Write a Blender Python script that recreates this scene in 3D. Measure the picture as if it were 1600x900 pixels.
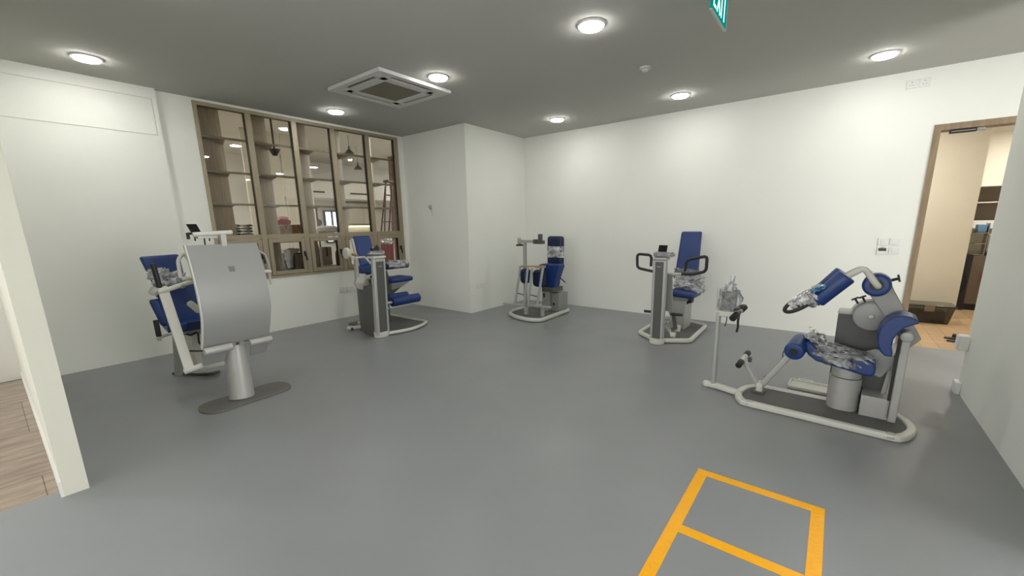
import bpy, bmesh, math, random
from mathutils import Vector, Matrix, noise
random.seed(7)
for _o in list(bpy.data.objects): bpy.data.objects.remove(_o)
scene = bpy.context.scene
COL = scene.collection
R = math.radians

# ------------------------------------------------------------ camera
CAMH = 1.42
cam_d = bpy.data.cameras.new('camera'); cam = bpy.data.objects.new('camera', cam_d); COL.objects.link(cam)
yaw, pitch, roll = R(-52.231), R(11.898), R(-0.936)
fw = Vector((-math.sin(yaw)*math.cos(pitch), math.cos(yaw)*math.cos(pitch), -math.sin(pitch)))
rt = fw.cross(Vector((0, 0, 1))).normalized(); up = rt.cross(fw)
rt2 = math.cos(roll)*rt + math.sin(roll)*up; up2 = -math.sin(roll)*rt + math.cos(roll)*up
m = Matrix((rt2, up2, -fw)).transposed().to_4x4(); m.translation = (0, 0, CAMH); cam.matrix_world = m
cam_d.sensor_width = 36; cam_d.sensor_fit = 'HORIZONTAL'
cam_d.lens = 640.82/1600*36
cam_d.shift_x = (800-805.77)/1600; cam_d.shift_y = (486.23-450)/1600
cam_d.clip_start = 0.05; cam_d.clip_end = 100
scene.camera = cam

# ------------------------------------------------------------ light and exposure
vs = scene.view_settings
vs.view_transform = 'Standard'; vs.look = 'None'; vs.gamma = 1; vs.use_curve_mapping = False
vs.exposure = .97
FILL2 = 4.5  # radiance of the brighter of the two added fill panels
FILL = 2.1              # radiance of the wide fill panel added behind the viewer
LAMP = 46.0            # radiance of the round ceiling lamps
w = bpy.data.worlds.new('world'); scene.world = w; w.use_nodes = True
w.node_tree.nodes['Background'].inputs[0].default_value = (0.8, 0.85, 0.9, 1)
w.node_tree.nodes['Background'].inputs[1].default_value = 0.25
scene.cycles.max_bounces = 10; scene.cycles.diffuse_bounces = 6; scene.cycles.transparent_max_bounces = 16
scene.cycles.caustics_reflective = False; scene.cycles.caustics_refractive = False
scene.cycles.sample_clamp_indirect = 4

# ------------------------------------------------------------ materials
def srgb(r, g, b):
    f = lambda c: c/12.92 if c <= .04045 else ((c+.055)/1.055)**2.4
    return (f(r/255), f(g/255), f(b/255), 1)
def mat(name, col, rough=.5, metal=0, noise_amt=0, noise_scale=5, bump=0, bump_scale=60, spec=.5, coat=0, detail=4):
    m = bpy.data.materials.new(name); m.use_nodes = True; nt = m.node_tree; b = nt.nodes['Principled BSDF']
    b.inputs['Base Color'].default_value = col; b.inputs['Roughness'].default_value = rough
    b.inputs['Metallic'].default_value = metal; b.inputs['Specular IOR Level'].default_value = spec
    b.inputs['Coat Weight'].default_value = coat
    tc = nt.nodes.new('ShaderNodeTexCoord')
    if noise_amt:
        n = nt.nodes.new('ShaderNodeTexNoise'); n.inputs['Scale'].default_value = noise_scale; n.inputs['Detail'].default_value = detail
        nt.links.new(tc.outputs['Object'], n.inputs['Vector'])
        r = nt.nodes.new('ShaderNodeValToRGB')
        r.color_ramp.elements[0].position = .3; r.color_ramp.elements[1].position = .7
        r.color_ramp.elements[0].color = tuple(c*(1-noise_amt) for c in col[:3])+(1,)
        r.color_ramp.elements[1].color = tuple(min(1, c*(1+noise_amt*.6)) for c in col[:3])+(1,)
        nt.links.new(n.outputs['Fac'], r.inputs['Fac']); nt.links.new(r.outputs['Color'], b.inputs['Base Color'])
    if bump:
        n2 = nt.nodes.new('ShaderNodeTexNoise'); n2.inputs['Scale'].default_value = bump_scale; n2.inputs['Detail'].default_value = 3
        nt.links.new(tc.outputs['Object'], n2.inputs['Vector'])
        bp = nt.nodes.new('ShaderNodeBump'); bp.inputs['Strength'].default_value = bump; bp.inputs['Distance'].default_value = .01
        nt.links.new(n2.outputs['Fac'], bp.inputs['Height']); nt.links.new(bp.outputs['Normal'], b.inputs['Normal'])
    return m
def emis(name, col, strength):
    m = bpy.data.materials.new(name); m.use_nodes = True; nt = m.node_tree; nt.nodes.clear()
    o = nt.nodes.new('ShaderNodeOutputMaterial'); e = nt.nodes.new('ShaderNodeEmission')
    e.inputs[0].default_value = col; e.inputs[1].default_value = strength; nt.links.new(e.outputs[0], o.inputs[0])
    return m
def glassy(name, col, gloss=.5, rough=.03, ior=1.5, crumple=0, white=0, whitecol=(.8, .82, .85, 1), scale=30):
    """thin clear sheet: transparent with a fresnel reflection; optional whitish scatter and creases"""
    m = bpy.data.materials.new(name); m.use_nodes = True; nt = m.node_tree; nt.nodes.clear()
    o = nt.nodes.new('ShaderNodeOutputMaterial'); t = nt.nodes.new('ShaderNodeBsdfTransparent'); g = nt.nodes.new('ShaderNodeBsdfGlossy')
    t.inputs[0].default_value = col; g.inputs['Roughness'].default_value = rough
    fr = nt.nodes.new('ShaderNodeFresnel'); fr.inputs[0].default_value = ior
    mx = nt.nodes.new('ShaderNodeMixShader')
    base = t
    if white:
        d = nt.nodes.new('ShaderNodeBsdfDiffuse'); d.inputs[0].default_value = whitecol
        m0 = nt.nodes.new('ShaderNodeMixShader')
        tc = nt.nodes.new('ShaderNodeTexCoord'); n = nt.nodes.new('ShaderNodeTexNoise'); n.inputs['Scale'].default_value = scale; n.inputs['Detail'].default_value = 6
        nt.links.new(tc.outputs['Object'], n.inputs['Vector'])
        rp = nt.nodes.new('ShaderNodeMapRange'); rp.inputs[1].default_value = .4; rp.inputs[2].default_value = .65
        rp.inputs[3].default_value = white*.25; rp.inputs[4].default_value = white
        nt.links.new(n.outputs['Fac'], rp.inputs[0]); nt.links.new(rp.outputs[0], m0.inputs[0])
        nt.links.new(t.outputs[0], m0.inputs[1]); nt.links.new(d.outputs[0], m0.inputs[2]); base = m0
        if crumple:
            bp = nt.nodes.new('ShaderNodeBump'); bp.inputs['Strength'].default_value = crumple; bp.inputs['Distance'].default_value = .02
            nt.links.new(n.outputs['Fac'], bp.inputs['Height'])
            nt.links.new(bp.outputs[0], g.inputs['Normal']); nt.links.new(bp.outputs[0], fr.inputs['Normal'])
    mm = nt.nodes.new('ShaderNodeMath'); mm.operation = 'MULTIPLY'; mm.inputs[1].default_value = gloss; mm.use_clamp = True
    nt.links.new(fr.outputs[0], mm.inputs[0]); nt.links.new(mm.outputs[0], mx.inputs[0])
    nt.links.new(base.outputs[0], mx.inputs[1]); nt.links.new(g.outputs[0], mx.inputs[2]); nt.links.new(mx.outputs[0], o.inputs[0])
    return m
def woodmat(name, c1, c2, scale=(1, 12, 12), rough=.45, planks=None):
    m = bpy.data.materials.new(name); m.use_nodes = True; nt = m.node_tree; b = nt.nodes['Principled BSDF']
    b.inputs['Roughness'].default_value = rough
    tc = nt.nodes.new('ShaderNodeTexCoord'); mp = nt.nodes.new('ShaderNodeMapping'); mp.inputs['Scale'].default_value = scale
    n = nt.nodes.new('ShaderNodeTexNoise'); n.inputs['Scale'].default_value = 3; n.inputs['Detail'].default_value = 8; n.inputs['Distortion'].default_value = .6
    r = nt.nodes.new('ShaderNodeValToRGB'); r.color_ramp.elements[0].position = .35; r.color_ramp.elements[1].position = .65
    r.color_ramp.elements[0].color = c1; r.color_ramp.elements[1].color = c2
    nt.links.new(tc.outputs['Object'], mp.inputs[0]); nt.links.new(mp.outputs[0], n.inputs['Vector']); nt.links.new(n.outputs['Fac'], r.inputs['Fac'])
    if planks:
        br = nt.nodes.new('ShaderNodeTexBrick'); br.inputs['Scale'].default_value = 1
        br.inputs['Brick Width'].default_value = planks[0]; br.inputs['Row Height'].default_value = planks[1]; br.inputs['Mortar Size'].default_value = .003
        br.inputs['Color1'].default_value = (1, 1, 1, 1); br.inputs['Color2'].default_value = (.82, .82, .82, 1); br.inputs['Mortar'].default_value = (.45, .42, .4, 1)
        nt.links.new(tc.outputs['Object'], br.inputs['Vector'])
        mx = nt.nodes.new('ShaderNodeMix'); mx.data_type = 'RGBA'; mx.blend_type = 'MULTIPLY'; mx.inputs[0].default_value = 1
        nt.links.new(r.outputs['Color'], mx.inputs[6]); nt.links.new(br.outputs['Color'], mx.inputs[7]); nt.links.new(mx.outputs[2], b.inputs['Base Color'])
    else: nt.links.new(r.outputs['Color'], b.inputs['Base Color'])
    return m

M = {}
M['wall'] = mat('wall paint', (.82, .83, .78, 1), .7, noise_amt=.025, noise_scale=1.3, bump=.05, bump_scale=90)
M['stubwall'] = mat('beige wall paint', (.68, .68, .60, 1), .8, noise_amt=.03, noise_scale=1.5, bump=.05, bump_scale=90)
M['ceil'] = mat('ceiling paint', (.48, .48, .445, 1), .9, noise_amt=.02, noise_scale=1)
M['trimwhite'] = mat('white plastic', (.78, .78, .76, 1), .4)
M['winframe'] = mat('champagne aluminium', srgb(158, 146, 124), .45, metal=.15, noise_amt=.04, noise_scale=8)
M['gasket'] = mat('black gasket', (.02, .018, .016, 1), .4)
M['glass'] = glassy('window glass', (.95, .96, .955, 1), gloss=1.0, rough=.01)
M['shelfwood'] = woodmat('shelf laminate', srgb(150, 132, 106), srgb(172, 156, 130), (12, 12, 1.2), .5)
M['doorwood'] = woodmat('door frame laminate', srgb(128, 108, 84), srgb(146, 126, 100), (12, 12, 1.2), .5)
M['silver'] = mat('silver paint', srgb(176, 177, 174), .42, metal=.25, noise_amt=.03, noise_scale=20)
M['silver2'] = mat('grey panel paint', srgb(152, 154, 152), .45, metal=.22)
M['white'] = mat('off white enamel', srgb(205, 204, 196), .4)
M['dark'] = mat('dark grey housing', srgb(84, 85, 84), .5, noise_amt=.05, noise_scale=30)
M['deck'] = mat('grey rubber deck', srgb(98, 98, 96), .75, noise_amt=.1, noise_scale=9, bump=.2, bump_scale=300)
M['plate'] = mat('base plate metal', srgb(112, 110, 106), .4, metal=.3)
M['blue'] = mat('navy upholstery', srgb(14, 52, 116), .42, noise_amt=.08, noise_scale=6, bump=.15, bump_scale=160, spec=.6)
M['navy'] = mat('dark navy upholstery', srgb(12, 30, 72), .45, noise_amt=.08, noise_scale=6)
M['black'] = mat('black rubber', (.012, .012, .013, 1), .5)
M['screen'] = mat('black screen', (.006, .006, .008, 1), .15)
M['wrap'] = glassy('clear plastic wrap', (.9, .92, .95, 1), gloss=2.8, rough=.2, crumple=1, white=.75, whitecol=(.9,.92,.94,1), scale=13)
M['wrapthin'] = glassy('thin plastic film', (.92, .94, .97, 1), gloss=1.8, rough=.14, crumple=1, white=.3, scale=22)
M['wrapblue'] = glassy('blue tinted tape', (.3, .6, .9, 1), gloss=2, rough=.15, crumple=1, white=.8, whitecol=(.25, .55, .85, 1))
M['yellow'] = mat('yellow floor tape', srgb(255, 180, 0), .27, noise_amt=.03, noise_scale=20, spec=.3, bump=.25, bump_scale=45)
M['wood'] = woodmat('light wood strip', srgb(150, 118, 86), srgb(176, 146, 110), (1, 12, 12))
M['lampglow'] = emis('lamp diffuser glow', (1, .985, .93, 1), LAMP)
M['fillglow2'] = emis('fill light pane bright', (1, .985, .95, 1), FILL2)  # emission of the second added fill panel
M['fillglow'] = emis('fill light pane', (1, .985, .95, 1), FILL)  # emission of the first added fill panel
M['backglow'] = emis('back room lamp glow', (1, .96, .89, 1), 95)
M['leftglow'] = emis('left room lamp glow', (.92, .97, 1, 1), 70)
M['acwhite'] = mat('air conditioner plastic', (.62, .62, .6, 1), .45)
M['acgrille'] = mat('air conditioner grille', srgb(122, 116, 98), .7)
M['exitgreen'] = emis('exit sign green', srgb(0, 118, 108), .75)
M['exitwhite'] = emis('exit sign letters', (.62, .95, .93, 1), 1.0)
M['beige'] = mat('back room wall paint', (.66, .65, .61, 1), .8)
M['backceil'] = mat('back room ceiling paint', (.7, .68, .63, 1), .85)
M['cream'] = mat('cream panel', srgb(208, 202, 186), .6, noise_amt=.04, noise_scale=2)
M['card'] = mat('cardboard', srgb(164, 132, 92), .8, noise_amt=.08, noise_scale=7)
M['cardprint'] = mat('cardboard print', srgb(110, 78, 52), .8)
M['darkred'] = mat('dark red panel', srgb(120, 24, 30), .5)
M['red'] = mat('red fabric', srgb(170, 36, 44), .6, noise_amt=.1)
M['pink'] = mat('pink film', srgb(222, 150, 150), .5, noise_amt=.15, noise_scale=20)
M['ladder'] = mat('ladder brown', srgb(60, 26, 18), .5)
M['brick'] = mat('brown column', srgb(118, 92, 78), .8, noise_amt=.25, noise_scale=7)
M['outside'] = emis('bright daylight pane', (.75, .85, 1, 1), 1.1)
M['hoodglow'] = emis('warm strip glow', (1, .85, .4, 1), 2.2)
M['kitcab'] = mat('grey brown cabinet', srgb(112, 98, 84), .5)
M['steel'] = mat('brushed steel', srgb(150, 148, 144), .35, metal=.7)
M['smoked'] = glassy('smoked plastic', (.5, .48, .42, 1), gloss=1.2, rough=.15, white=.45, whitecol=(.10, .09, .075, 1), scale=6)
M['brown'] = mat('brown wood door', srgb(146, 92, 58), .6, noise_amt=.1)
M['silverbag'] = mat('silver foil', srgb(176, 174, 168), .3, metal=.5, noise_amt=.25, noise_scale=30)
M['darkbag'] = mat('dark striped bag', srgb(52, 48, 46), .5)

def floor_mat():
    m = mat('grey epoxy floor', srgb(137, 140, 142), .34, noise_amt=.05, noise_scale=1.1, spec=.5, detail=5)
    nt = m.node_tree; b = nt.nodes['Principled BSDF']
    tc = nt.nodes.new('ShaderNodeTexCoord'); n = nt.nodes.new('ShaderNodeTexNoise'); n.inputs['Scale'].default_value = 2.5; n.inputs['Detail'].default_value = 6
    nt.links.new(tc.outputs['Object'], n.inputs['Vector'])
    mr = nt.nodes.new('ShaderNodeMapRange'); mr.inputs[1].default_value = .35; mr.inputs[2].default_value = .65; mr.inputs[3].default_value = .36; mr.inputs[4].default_value = .40
    nt.links.new(n.outputs['Fac'], mr.inputs[0]); nt.links.new(mr.outputs[0], b.inputs['Roughness'])
    return m
M['floor'] = floor_mat()
M['storagefloor'] = mat('storage room floor', srgb(168, 162, 150), .5, noise_amt=.08, noise_scale=2)
M['woodfloor'] = woodmat('left room plank floor', srgb(146, 128, 110), srgb(170, 154, 136), (1.5, 6, 1), .25, planks=(1.3, .9))
M['oakfloor'] = woodmat('oak plank floor', srgb(176, 146, 108), srgb(196, 168, 130), (14, 1.2, 1), .4, planks=(1.2, .15))

# ------------------------------------------------------------ mesh helpers
def BM(): return bmesh.new()
def finish(bm, name, m, parent=None, bevel=0, seg=2, smooth=35, sub=0):
    bmesh.ops.recalc_face_normals(bm, faces=bm.faces)
    me = bpy.data.meshes.new(name); bm.to_mesh(me); bm.free()
    me.materials.append(M[m] if isinstance(m, str) else m)
    for p in me.polygons: p.use_smooth = True
    me.set_sharp_from_angle(angle=R(smooth))
    o = bpy.data.objects.new(name, me); COL.objects.link(o)
    if parent: o.parent = parent
    if bevel:
        b = o.modifiers.new('bevel', 'BEVEL'); b.width = bevel; b.segments = seg; b.limit_method = 'ANGLE'; b.angle_limit = R(40); b.harden_normals = False
    if sub:
        s = o.modifiers.new('sub', 'SUBSURF'); s.levels = sub; s.render_levels = sub
    return o
def box(bm, a, b):
    x0, x1 = sorted((a[0], b[0])); y0, y1 = sorted((a[1], b[1])); z0, z1 = sorted((a[2], b[2]))
    v = [bm.verts.new(p) for p in [(x0,y0,z0),(x1,y0,z0),(x1,y1,z0),(x0,y1,z0),(x0,y0,z1),(x1,y0,z1),(x1,y1,z1),(x0,y1,z1)]]
    for f in [(3,2,1,0),(4,5,6,7),(0,1,5,4),(1,2,6,5),(2,3,7,6),(3,0,4,7)]: bm.faces.new([v[i] for i in f])
def hexa(bm, pts):   # 4 bottom points, 4 top points
    v = [bm.verts.new(p) for p in pts]
    for f in [(3,2,1,0),(4,5,6,7),(0,1,5,4),(1,2,6,5),(2,3,7,6),(3,0,4,7)]: bm.faces.new([v[i] for i in f])
def frame_of(d):
    d = d.normalized(); ref = Vector((0, 0, 1)) if abs(d.z) < .95 else Vector((0, 1, 0))
    s = d.cross(ref).normalized(); return s, s.cross(d).normalized()
def cyl(bm, a, b, r, r2=None, n=20, dome=0):
    a, b = Vector(a), Vector(b); r2 = r if r2 is None else r2; d = b-a; s, t = frame_of(d); dn = d.normalized()
    rings = []
    st = [(0, r), (1, r2)]
    if dome:
        st = [(-1, 0)] ; rings_def = []
        prof = []
        for k in range(4):
            th = math.pi/2*k/3; prof.append((a - dn*0 + dn*(dome*(1-math.sin(th))), r - dome + dome*math.sin(th) if True else r))
        prof2 = []
        for k in range(4):
            th = math.pi/2*(3-k)/3; prof2.append((b - dn*(dome*(1-math.sin(th))), r2 - dome + dome*math.sin(th)))
        # rounded rims
        prof = [(a + dn*(dome*(1-math.sin(math.pi/2*k/3))) , r - dome*(1-math.cos(math.pi/2*(1-k/3)))) for k in range(4)]
        prof = [(a + dn*dome*(1-math.cos(math.pi/2*k/3)), r - dome*(1-math.sin(math.pi/2*k/3))) for k in range(4)]
        prof2 = [(b - dn*dome*(1-math.cos(math.pi/2*k/3)), r2 - dome*(1-math.sin(math.pi/2*k/3))) for k in (3, 2, 1, 0)]
        defs = prof + prof2
    else: defs = [(a, r), (b, r2)]
    for c, rr in defs:
        rings.append([bm.verts.new(c + rr*(math.cos(2*math.pi*i/n)*s + math.sin(2*math.pi*i/n)*t)) for i in range(n)])
    for q in range(len(rings)-1):
        for i in range(n): bm.faces.new((rings[q][i], rings[q][(i+1) % n], rings[q+1][(i+1) % n], rings[q+1][i]))
    bm.faces.new(rings[0][::-1]); bm.faces.new(rings[-1])
def smooth_path(pts, closed=False, k=6):
    P = [Vector(p) for p in pts]; n = len(P); out = []
    rng = range(n if closed else n-1)
    for i in rng:
        p1, p2 = P[i], P[(i+1) % n]
        p0 = P[(i-1) % n] if (closed or i > 0) else p1*2-p2
        p3 = P[(i+2) % n] if (closed or i+2 < n) else p2*2-p1
        for j in range(k):
            t = j/k
            out.append(.5*((2*p1)+(p2-p0)*t+(2*p0-5*p1+4*p2-p3)*t*t+(3*p1-p0-3*p2+p3)*t**3))
    if not closed: out.append(P[-1])
    return out
def round_path(pts, rad=.03, closed=False, k=5):
    """polyline with filleted corners"""
    P = [Vector(p) for p in pts]; n = len(P); out = []
    for i in range(n):
        if not closed and i in (0, n-1): out.append(P[i]); continue
        a, b, c = P[(i-1) % n], P[i], P[(i+1) % n]
        r = min(rad, (a-b).length*.45, (c-b).length*.45)
        s, e = b+(a-b).normalized()*r, b+(c-b).normalized()*r
        for j in range(k+1):
            t = j/k; out.append((1-t)**2*s+2*t*(1-t)*b+t*t*e)
    return out
def tube(bm, pts, r, n=12, closed=False, prof=None, upv=None):
    """sweep a circle (or a 2-D profile (side, up)) along the points"""
    P = [Vector(p) for p in pts]; N = len(P)
    pr = prof or [(r*math.cos(2*math.pi*i/n), r*math.sin(2*math.pi*i/n)) for i in range(n)]
    rings = []; prev = None
    for i in range(N):
        if closed: d = P[(i+1) % N]-P[(i-1) % N]
        else: d = P[min(i+1, N-1)]-P[max(i-1, 0)]
        d.normalize()
        if upv is not None:
            u_ = Vector(upv); s = d.cross(u_).normalized(); t = s.cross(d).normalized()
        elif prev is None: s, t = frame_of(d)
        else:
            s = (prev - d*prev.dot(d)).normalized(); t = s.cross(d).normalized()
        prev = s
        rings.append([bm.verts.new(P[i]+s*a+t*b) for a, b in pr])
    m_ = len(pr)
    for q in range(N if closed else N-1):
        A, B = rings[q], rings[(q+1) % N]
        for i in range(m_): bm.faces.new((A[i], A[(i+1) % m_], B[(i+1) % m_], B[i]))
    if not closed: bm.faces.new(rings[0][::-1]); bm.faces.new(rings[-1])
def rprof(wd, ht, r=.3, k=3):
    """rounded rectangle profile"""
    rr = min(wd, ht)*r; out = []
    for cx, cy, a0 in [(wd/2-rr, ht/2-rr, 0), (-wd/2+rr, ht/2-rr, 90), (-wd/2+rr, -ht/2+rr, 180), (wd/2-rr, -ht/2+rr, 270)]:
        for j in range(k+1):
            a = R(a0+90*j/k); out.append((cx+rr*math.cos(a), cy+rr*math.sin(a)))
    return out
def beam(bm, a, b, wd, ht, r=.2, upv=(0, 0, 1)):
    a, b = Vector(a), Vector(b)
    if abs((b-a).normalized().dot(Vector(upv))) > .97: upv = (0, 1, 0)
    tube(bm, [a, b], 0, prof=rprof(wd, ht, r), upv=upv)
def prism_v(bm, prof, v0, v1):
    """outline in (u, z), extruded along v"""
    A = [bm.verts.new((u, v0, z)) for u, z in prof]; B = [bm.verts.new((u, v1, z)) for u, z in prof]; n = len(prof)
    bm.faces.new(A); bm.faces.new(B[::-1])
    for i in range(n): bm.faces.new((A[i], B[i], B[(i+1) % n], A[(i+1) % n]))
def prism_z(bm, prof, z0, z1):
    A = [bm.verts.new((u, v, z0)) for u, v in prof]; B = [bm.verts.new((u, v, z1)) for u, v in prof]; n = len(prof)
    bm.faces.new(A); bm.faces.new(B[::-1])
    for i in range(n): bm.faces.new((A[i], B[i], B[(i+1) % n], A[(i+1) % n]))
def cushion(bm, c, size, rot=None, e=.42, n=10):
    """soft upholstered pad: superellipsoid box, thick with round edges"""
    rot = rot or Matrix.Identity(3); c = Vector(c); sx, sy, sz = [s/2 for s in size]
    t = bmesh.new(); bmesh.ops.create_cube(t, size=2)
    bmesh.ops.subdivide_edges(t, edges=t.edges[:], cuts=n, use_grid_fill=True)
    rr = min(sx, sy, sz)*.85
    vm = {}
    for v in t.verts:
        p = Vector((v.co.x*sx, v.co.y*sy, v.co.z*sz))
        q = Vector([max(-s+rr, min(s-rr, x)) for x, s in zip(p, (sx, sy, sz))])
        d = p-q
        if d.length > 1e-9: p = q+d.normalized()*min(rr, max(d.length, rr) if max(abs(v.co.x), abs(v.co.y), abs(v.co.z)) > .999 else d.length)
        vm[v] = bm.verts.new(c+rot @ p)
    for f in t.faces: bm.faces.new([vm[v] for v in f.verts])
    t.free()
def crumple(bm, c, size, amp=.25, seed=0, sub=4, rot=None, fr=1.0):
    """crumpled film: bumpy shell"""
    t = bmesh.new(); bmesh.ops.create_icosphere(t, subdivisions=sub, radius=1); c = Vector(c); vm = {}
    for v in t.verts:
        p = v.co.copy(); q = Vector([math.copysign(abs(x)**.7, x) for x in p])
        k = 1 + amp*(noise.noise(p*2.3*fr+Vector((seed, 0, 0)))*1.2 + abs(noise.noise(p*6*fr+Vector((0, seed, 0))))*1.1 + noise.noise(p*14*fr+Vector((0, 0, seed)))*.45)
        q = Vector((q.x*size[0]/2, q.y*size[1]/2, q.z*size[2]/2))*k
        if rot: q = rot @ q
        vm[v] = bm.verts.new(c+q)
    for f in t.faces: bm.faces.new([vm[v] for v in f.verts])
    t.free()
def sleeve(bm, pts, radii, seed=0, amp=.2, n=22, k=6):
    """wrinkled film sleeve along a path; radii = (side, up) per point"""
    P = [Vector(p) for p in pts]; rings = []
    steps = []
    for i in range(len(P)-1):
        for j in range(k): t = j/k; steps.append((P[i].lerp(P[i+1], t), [radii[i][q]*(1-t)+radii[i+1][q]*t for q in (0, 1)], (P[i+1]-P[i])))
    steps.append((P[-1], radii[-1], P[-1]-P[-2]))
    for si, (c, rr, d) in enumerate(steps):
        s, t = frame_of(d); ring = []
        for i in range(n):
            a = 2*math.pi*i/n; dr = math.cos(a)*rr[0]*s+math.sin(a)*rr[1]*t
            kk = 1+amp*(abs(noise.noise(Vector((math.cos(a)*2.4, math.sin(a)*2.4, si*.8+seed*7))))*2-.35)
            ring.append(bm.verts.new(c+dr*kk+d.normalized()*amp*.05*noise.noise(Vector((a*2, si, seed)))))
        rings.append(ring)
    for q in range(len(rings)-1):
        for i in range(n): bm.faces.new((rings[q][i], rings[q][(i+1) % n], rings[q+1][(i+1) % n], rings[q+1][i]))

def thing(name, label, cat, loc=(0, 0, 0), rotz=0, group=None):
    o = bpy.data.objects.new(name, None); COL.objects.link(o); o.empty_display_size = .1
    o.location = loc; o.rotation_euler = (0, 0, rotz); o['label'] = label; o['category'] = cat
    if group: o['group'] = group
    return o
def tag(o, label, cat, group=None, kind=None):
    o['label'] = label; o['category'] = cat
    if group: o['group'] = group
    if kind: o['kind'] = kind
    return o
def struct(bm, name, m, label=None, **k):
    o = finish(bm, name, m, **k); o['kind'] = 'structure'
    if label: o['label'] = label
    return o
def P(parent, name, m, fn, *a, bevel=0, label=None, smooth=35, sub=0, seg=2, **k):
    bm = BM(); fn(bm, *a, **k); o = finish(bm, name, m, parent, bevel=bevel, smooth=smooth, sub=sub, seg=seg)
    if label: o['label'] = label
    return o
def at_origin(o, p):
    """move a mesh's origin to p, shape unchanged in the world"""
    p = Vector(p); o.data.transform(Matrix.Translation(-p)); o.location = p; return o

# ------------------------------------------------------------ room shell
H = 2.934; XR = 6.314; YA = 4.638; XB = 4.793; YW = 6.141; YP = 6.065; XP = 1.471
YR = -.943; XE = 4.785; YS = 3.194; XS1, XS2 = .056, .153
DY0 = -.681; DY1 = -1.62; DZ = 2.367
def slab(name, boxes, m='wall', label=None, bevel=0):
    bm = BM()
    for a, b in boxes: box(bm, a, b)
    return struct(bm, name, m, label, bevel=bevel)
slab('floor', [((-4, -4.2, -.1), (XR+.0, YS+.093, 0)), ((XS1+.04, YS+.093, -.1), (XR, YW+.1, 0))], 'floor', 'glossy grey epoxy floor of the exercise room')
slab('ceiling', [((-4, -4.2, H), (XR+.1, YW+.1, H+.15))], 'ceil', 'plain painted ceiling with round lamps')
slab('wall_far', [((XR, DY0-.02, 0), (XR+.12, YA+.1, H)), ((XR, DY1-.02, DZ), (XR+.12, DY0-.02, H)), ((XR, -4.2, 0), (XR+.12, DY1-.02, H))], label='long blank off-white wall with the doorway')
slab('wall_alcove', [((XB, YA, 0), (XR+.12, YA+.12, H)), ((XB, YA+.12, 0), (XB+.12, YW+.12, H))], label='boxed-out corner wall beside the window')
# window opening wall
WX0, WX1, WZB = 1.815, 4.69, .745
slab('wall_window', [((XP-.02, YW, 0), (WX0, YW+.12, H)), ((WX0, YW, 0), (WX1, YW+.12, WZB)), ((WX1, YW, 0), (XB+.05, YW+.12, H)), ((WX0, YW, 2.905), (WX1, YW+.12, H))], label='white wall around and below the large window')
# left wall with shallow panel grooves (a flush access panel)
gz1, gz2, gx = 2.82, 2.448, 1.429
slab('wall_left', [((XS1, YP+.012, 0), (XP, YP+.2, H)), ((XS2, YP, 0), (XP, YP+.012, gz2-.004)), ((XS2, YP, gz1+.004), (XP, YP+.012, H)),
     ((gx+.004, YP, gz2-.004), (XP, YP+.012, gz1+.004)), ((XS2, YP, gz2+.004), (gx-.004, YP+.012, gz1-.004))], label='left wall with a flush access panel near the ceiling')
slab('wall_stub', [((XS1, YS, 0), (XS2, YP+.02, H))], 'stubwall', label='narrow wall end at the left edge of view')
slab('wall_right', [((2.5, YR-.11, 0), (XE, YR, H))], label='wall on the right that ends before the doorway')
slab('wall_back', [((-4.1, -4.3, 0), (XR+.1, -4.2, H)), ((-4.1, -4.3, 0), (-4, 6.4, H))], label='walls behind the viewer')
# glowing panels shaped like windows, added unseen behind the viewer as fill light
for n_, a, b in (('fill_panel_1', (-3.99, -3.4, .5), (-3.97, 6.2, 2.7)), ('fill_panel_2', (.5, -4.19, .4), (4.2, -4.17, 2.6))):
    w_ = thing(n_, 'wide added fill light panel behind the viewer', 'window'); w_['kind'] = 'structure'; del w_['category']
    P(w_, 'pane', 'fillglow' if n_ == 'fill_panel_1' else 'fillglow2', box, a, b)
    hx = a[0]-b[0] < -1
    def wf(bm):
        for q in range(6):
            if hx: x = a[0]+(b[0]-a[0])*q/5; box(bm, (x-.03, b[1], a[2]-.04), (x+.03, b[1]+.04, b[2]+.04))
            else: y = a[1]+(b[1]-a[1])*q/5; box(bm, (b[0], y-.03, a[2]-.04), (b[0]+.04, y+.03, b[2]+.04))
        for z in (a[2], b[2]):
            if hx: box(bm, (a[0], b[1], z-.03), (b[0], b[1]+.04, z+.03))
            else: box(bm, (b[0], a[1], z-.03), (b[0]+.04, b[1], z+.03))
    P(w_, 'frame', 'winframe', wf)
# baseboard end on the right wall
slab('baseboard_right', [((XE-.10, YR, 0), (XE+.015, YR+.035, .1)), ((XE, YR-.11, 0), (XE+.015, YR+.035, .1))], 'trimwhite', 'short white skirting at the end of the right wall', bevel=.006)

# ------------------------------------------------------------ door frame and the kitchen beyond it
fr = thing('door_1', 'brown laminate door frame of the open doorway in the far wall', 'door frame', (XR, DY0, 0)); fr['kind'] = 'structure'
del fr['category']
fr.location = (0, 0, 0)
P(fr, 'jamb', 'doorwood', box, (XR-.012, DY0-.055, 0), (XR+.16, DY0, DZ-.06))
P(fr, 'jamb', 'doorwood', box, (XR-.012, DY1, 0), (XR+.16, DY1+.055, DZ-.06))
P(fr, 'head', 'doorwood', box, (XR-.012, DY1, DZ-.06), (XR+.16, DY0, DZ))
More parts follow.
